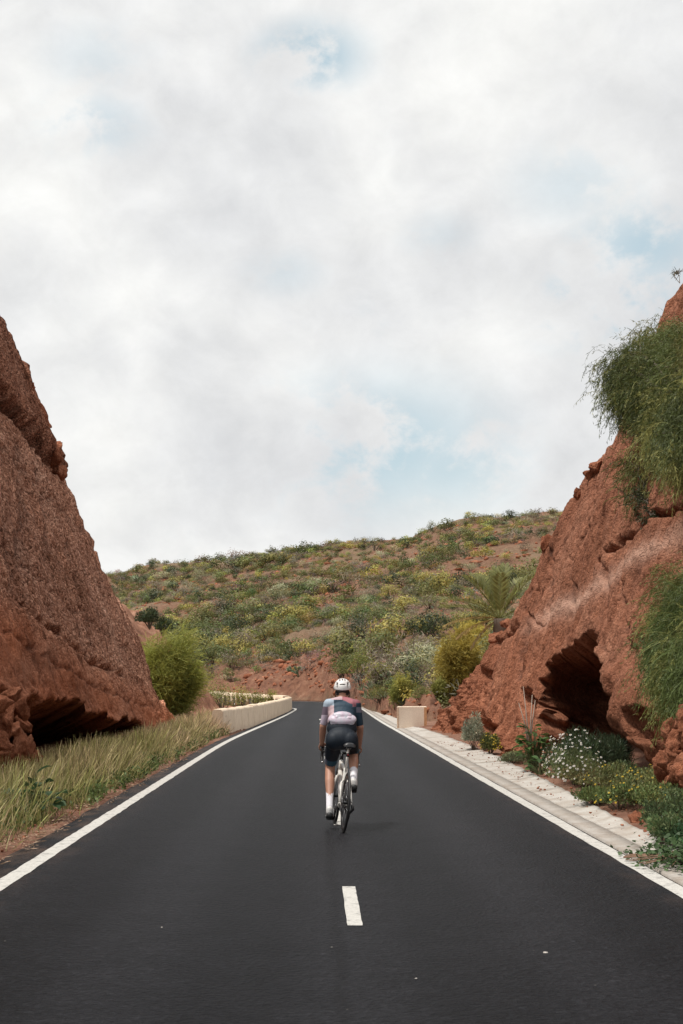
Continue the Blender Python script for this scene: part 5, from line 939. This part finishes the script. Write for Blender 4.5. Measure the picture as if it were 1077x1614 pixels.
def on_person(name, fn, voxel, mat, it=3, colf=None): return blob(name, fn, voxel, mat, person, it, PB, colf)
# jersey and its printed panels
NAVY, PINK, LIL, MAU, SKY, PALEP = (.020, .045, .070), (.34, .115, .135), (.46, .39, .47), (.15, .115, .15), (.36, .44, .52), (.52, .38, .40)
def jersey_col(V):
    px, py = proj(V); c = np.empty((len(V), 3)); c[:] = NAVY
    sl = (px < 517) & (py > 1108); sr = px > 562
    L_ = (px < 526.5) & ~sl; c[L_] = PALEP; c[L_ & (py < 1112)] = SKY
    y1 = 1103 + np.clip(px - 540, 0, 40) * .45; top = (py < y1) & (px >= 522); c[top] = PALEP; c[top & (px > 540)] = PINK; c[(px > 556) & (py < 1114) & (py > 1100)] = (.25, .09, .11)
    c[sl] = MAU; c[sl & (py > 1127)] = LIL; c[(px < 520) & (py <= 1114)] = SKY
    c[sr & (py > 1108)] = NAVY; c[sr & (py > 1115) & (py < 1123)] = (.16, .16, .21); c[(V[:, 1] > 16.72) & ~sl & ~sr] = NAVY
    return c
def jersey(mb):
    T_ = tilt(J['pel'], J['chest']); g = .007
    mb.ell(J['waist'] + [0, .02, 0], (.162 + g, .104 + g, .15), T_, 20, 14); T_ = tilt(J['waist'], J['neck']); mb.ell(J['chest'] + [0, .015, -.05], (.162 + g, .107 + g, .18), T_, 20, 14); mb.ell(J['chest'] + [0, .0, -.01], (.170 + g, .077 + g, .077 + g), T_, 18, 12)
    cap(mb, [J['shL'] + [.03, 0, 0], J['neck'] + [0, -.012, -.022], J['shR'] - [.03, 0, 0]], [.060 + g, .062 + g, .060 + g])
    for s in 'LR': upper_arm(mb, s, .006, .86)
on_person('jersey', jersey, .007, M_lycra, 5, jersey_col)
def shorts(mb):
    g = .006; T_ = tilt(J['pel'], J['waist']); mb.ell(J['pel'] + T_ @ [0, 0, -.01], (.178 + g, .118 + g, .13 + g), T_, 20, 14)
    for s in (-1, 1): mb.ell(J['pel'] + np.array([s * .082, -.045, -.035]), (.098 + g, .095 + g, .105 + g), None, 16, 12)
    T_ = tilt(J['pel'], J['chest']); mb.ell(J['waist'] + T_ @ [0, 0, -.06], (.168, .112, .12), T_, 20, 14); mb.ell(J['pel'] * .45 + J['waist'] * .55, (.176, .118, .12), T_, 20, 14)
    for s in 'LR':
        a, b = J['hip' + s], J['kn' + s]; e = a + (b - a) * .86; cap(mb, [a + [0, 0, -.02], a * .6 + b * .4], [.098 + g, .084 + g]); m_ = a * .6 + b * .4; mb.tube([m_, e], [.084 + g, .066 + g], 18)
def shorts_col(V):
    px, py = proj(V); c = np.empty((len(V), 3)); c[:] = (.007, .013, .022)
    ax = J['knL'] - J['hipL']; t = ((V - J['hipL']) @ ax) / (ax @ ax); c[(t > .66) & (px < 536)] = (.022, .075, .115); c[(t > .66) & (px < 516)] = (.12, .13, .17); ax = J['knR'] - J['hipR']; t = ((V - J['hipR']) @ ax) / (ax @ ax); c[(t > .68) & (px > 548)] = (.022, .075, .115); return c
on_person('shorts', shorts, .007, M_lycra, 9, shorts_col)
# rolled rain vest stuffed in the back pockets
M_vest = colmat('thin_nylon', .45, .5, .2, 30)
def vest(mb):
    c = J['waist'] + np.array([0, -.090, .022]); T_ = tilt(J['waist'], J['chest']); r = np.random.default_rng(5)
    mb.ell(c + [0, -.004, .004], (.166, .060, .090), T_, 18, 12); mb.ell(c + [-.055, -.016, -.026], (.085, .052, .055), T_); mb.ell(c + [.062, -.016, -.028], (.085, .052, .055), T_); mb.ell(c + [0, -.006, .045], (.118, .048, .055), T_)
    for i in range(16): mb.ell(c + np.array([r.uniform(-.12, .12), -.035 + r.uniform(-.02, .01), r.uniform(-.055, .045)]), (r.uniform(.015, .035), .020, r.uniform(.012, .03)), rot_y(r.uniform(-1, 1)))
on_person('rolled_vest', vest, .006, M_vest, 2, lambda V: np.clip(np.array([.56, .50, .58])[None] + .05 * pn(V[:, 0] * 25, V[:, 1] * 25, V[:, 2] * 25)[:, None] * [1, -1.2, -.6], .1, .8))['label'] = 'crumpled pale lilac vest stuffed in the back pockets'
# socks and shoes
M_sock = colmat('white_sock', .8, .2, .08, 60, .2, 250); M_shoe = colmat('shoe_upper', .4, .5, .06, 30); M_print = plain('dark_print', (.03, .03, .05), .8)
for s, p in (('L', pL), ('R', pR)):
    a, k = J['an' + s], J['kn' + s]; t0 = .42 if s == 'L' else .35
    def sock(mb):
        P = [k * (1 - t) + a * t + np.array([0, -.006 * (1 - t), 0]) for t in (1 - t0, 1 - t0 * .5, 1.0)]; rr = [.0455, .0405, .0385] if s == 'L' else [.048, .042, .0385]
        mb.tube(P, rr, 16); cap(mb, [a, a + [0, -.015, -.035], p + [0, .02, .03]], [.0385, .036, .032])
    so_ = on_person('sock', sock, .006, M_sock, 2, lambda V: np.full((len(V), 3), (.72, .70, .74)))
    for dz_, w_, h_ in ((.66, .022, .007), (.60 if s == 'L' else .68, .004, .006)):
        q = k * (1 - dz_ - .06) + a * (dz_ + .06); mb = MB(); th = np.linspace(-.55, .55, 9) * w_ / .022; rr = .046
        V = np.array([[q[0] + rr * math.sin(t), q[1] - .006 - rr * math.cos(t), q[2] + z] for z in (-h_ / 2, h_ / 2) for t in th]) - PB; mb.add(V, gridfaces(2, 9)); mb.build('print', M_print, so_)
    def upper(mb):
        h = a + [0, -.025, -.05]; cap(mb, [a + [0, -.022, -.022], h], [.041, .040]); cap(mb, [h, p + [0, .0, .048], p + [0, .085, .035]], [.040, .042, .030]); mb.ell(p + [0, .06, .033], (.047, .075, .030))
    sh = on_person('shoe', upper, .006, M_shoe, 2, lambda V: np.full((len(V), 3), (.66, .64, .62)))
    h = a + np.array([0, -.045, -.085]); mb = MB(); top = [h, h * .5 + (p + [0, 0, .012]) * .5, p + [0, .02, .010], p + [0, .10, .012], p + [0, .14, .024]]
    mb.tube([q - PB for q in top], [.036, .038, .044, .044, .022], 12, sq=(1.05, .50), up=(0, 0, 1)); mb.build('sole', M_black, sh, True)
    mb = MB(); mb.ell(h - PB + [0, -.010, -.002], (.040, .028, .036)); mb.build('heel_cup', M_black, sh, True)
# hair, helmet
M_hair = plain('dark_hair', (.02, .014, .012), .5, .3, 90, bmp=.4, bscale=150); H = J['head']
def hair(mb): mb.ell(H + [0, -.016, .012], (.079, .088, .095), None, 18, 14); mb.ell(H + [0, -.050, -.060], (.058, .042, .050)); mb.ell(H + [0, -.055, -.085], (.036, .030, .030))
on_person('hair', hair, .007, M_hair, 2)
def helmet():
    nu, nv = 72, 30; hc = H + np.array([0, -.006, .030]); rad = np.array([.104, .142, .122]); V, keep = [], []
    rot = rot_x(R(-10))
    def pt(i, j, k=1.0):
        ph = 2 * math.pi * i / nu; th = (math.pi * .60) * j / nv + .02; back = max(0, -math.sin(ph)); q = np.array([math.sin(th) * math.cos(ph), math.sin(th) * math.sin(ph), math.cos(th)]) * rad * k
        if th > 1.35: q[2] += (1 - back) * .035 * (th - 1.35) / .5
        return rot @ q + hc
    outer = np.array([pt(i, j, 1 + .022 * max(0, math.cos(3 * (2 * math.pi * i / nu - math.pi / 2)))) for j in range(nv + 1) for i in range(nu)])
    vents = []                                              # long slots front to back, seen as dark holes from behind
    q = (outer - hc) @ rot / rad
    for j in range(nv):
        for i in range(nu):
            c = q[[j*nu+i, j*nu+(i+1)%nu, (j+1)*nu+i, (j+1)*nu+(i+1)%nu]].mean(0); x, y, z = c; hole = False
            for cx, w_ in ((0, .085), (.34, .075), (-.34, .075)):
                if abs(x - cx * (1 - .15 * max(0, -y))) < w_ and z > .42 and (-.72 < y < -.15 or .1 < y < .75): hole = True
            if abs(abs(x) - .64) < .09 and -.02 < z < .52 and (-.85 < y < -.35): hole = True
            if abs(x) > .8 and 0 < z < .4 and 0 < y < .5: hole = True
            if abs(x) < .30 and .14 < z < .30 and y < -.5: hole = True
            keep.append((not hole, j, i))
    f = [[j*nu+i, (j+1)*nu+i, (j+1)*nu+(i+1)%nu, j*nu+(i+1)%nu] for k_, j, i in keep if k_]
    me = mkmesh('helmet', outer - PB, np.array(f), np.full((len(outer), 3), (.70, .68, .66)), True); o = link('helmet', me, M_shoe, person); sm = o.modifiers.new('shell', 'SOLIDIFY'); sm.thickness = .014; sm.offset = -1
    inner = np.array([pt(i, j, .84) for j in range(nv + 1) for i in range(nu)]) - PB; f = [[j*nu+i, (j+1)*nu+i, (j+1)*nu+(i+1)%nu, j*nu+(i+1)%nu] for j in range(nv) for i in range(nu)]; link('liner', mkmesh('liner', inner, np.array(f), None, True), M_black, o)
    mb = MB(); mb.tube([H - PB + np.array([s * .077, y, z]) for s, y, z in [(-1, -.03, .0), (-.9, -.07, -.03), (-.45, -.098, -.045), (.45, -.098, -.045), (.9, -.07, -.03), (1, -.03, .0)]], .009, 6, sq=(.6, 1.4)); mb.build('retention_cradle', M_black, o, True)
    for s in (-1, 1): mb = MB(); mb.tube([H - PB + np.array(p_) for p_ in [(s * .082, -.03, .0), (s * .078, .01, -.06), (s * .045, .045, -.112)]], .005, 5, sq=(1.6, .5)); mb.build('strap', M_black, o)
helmet()
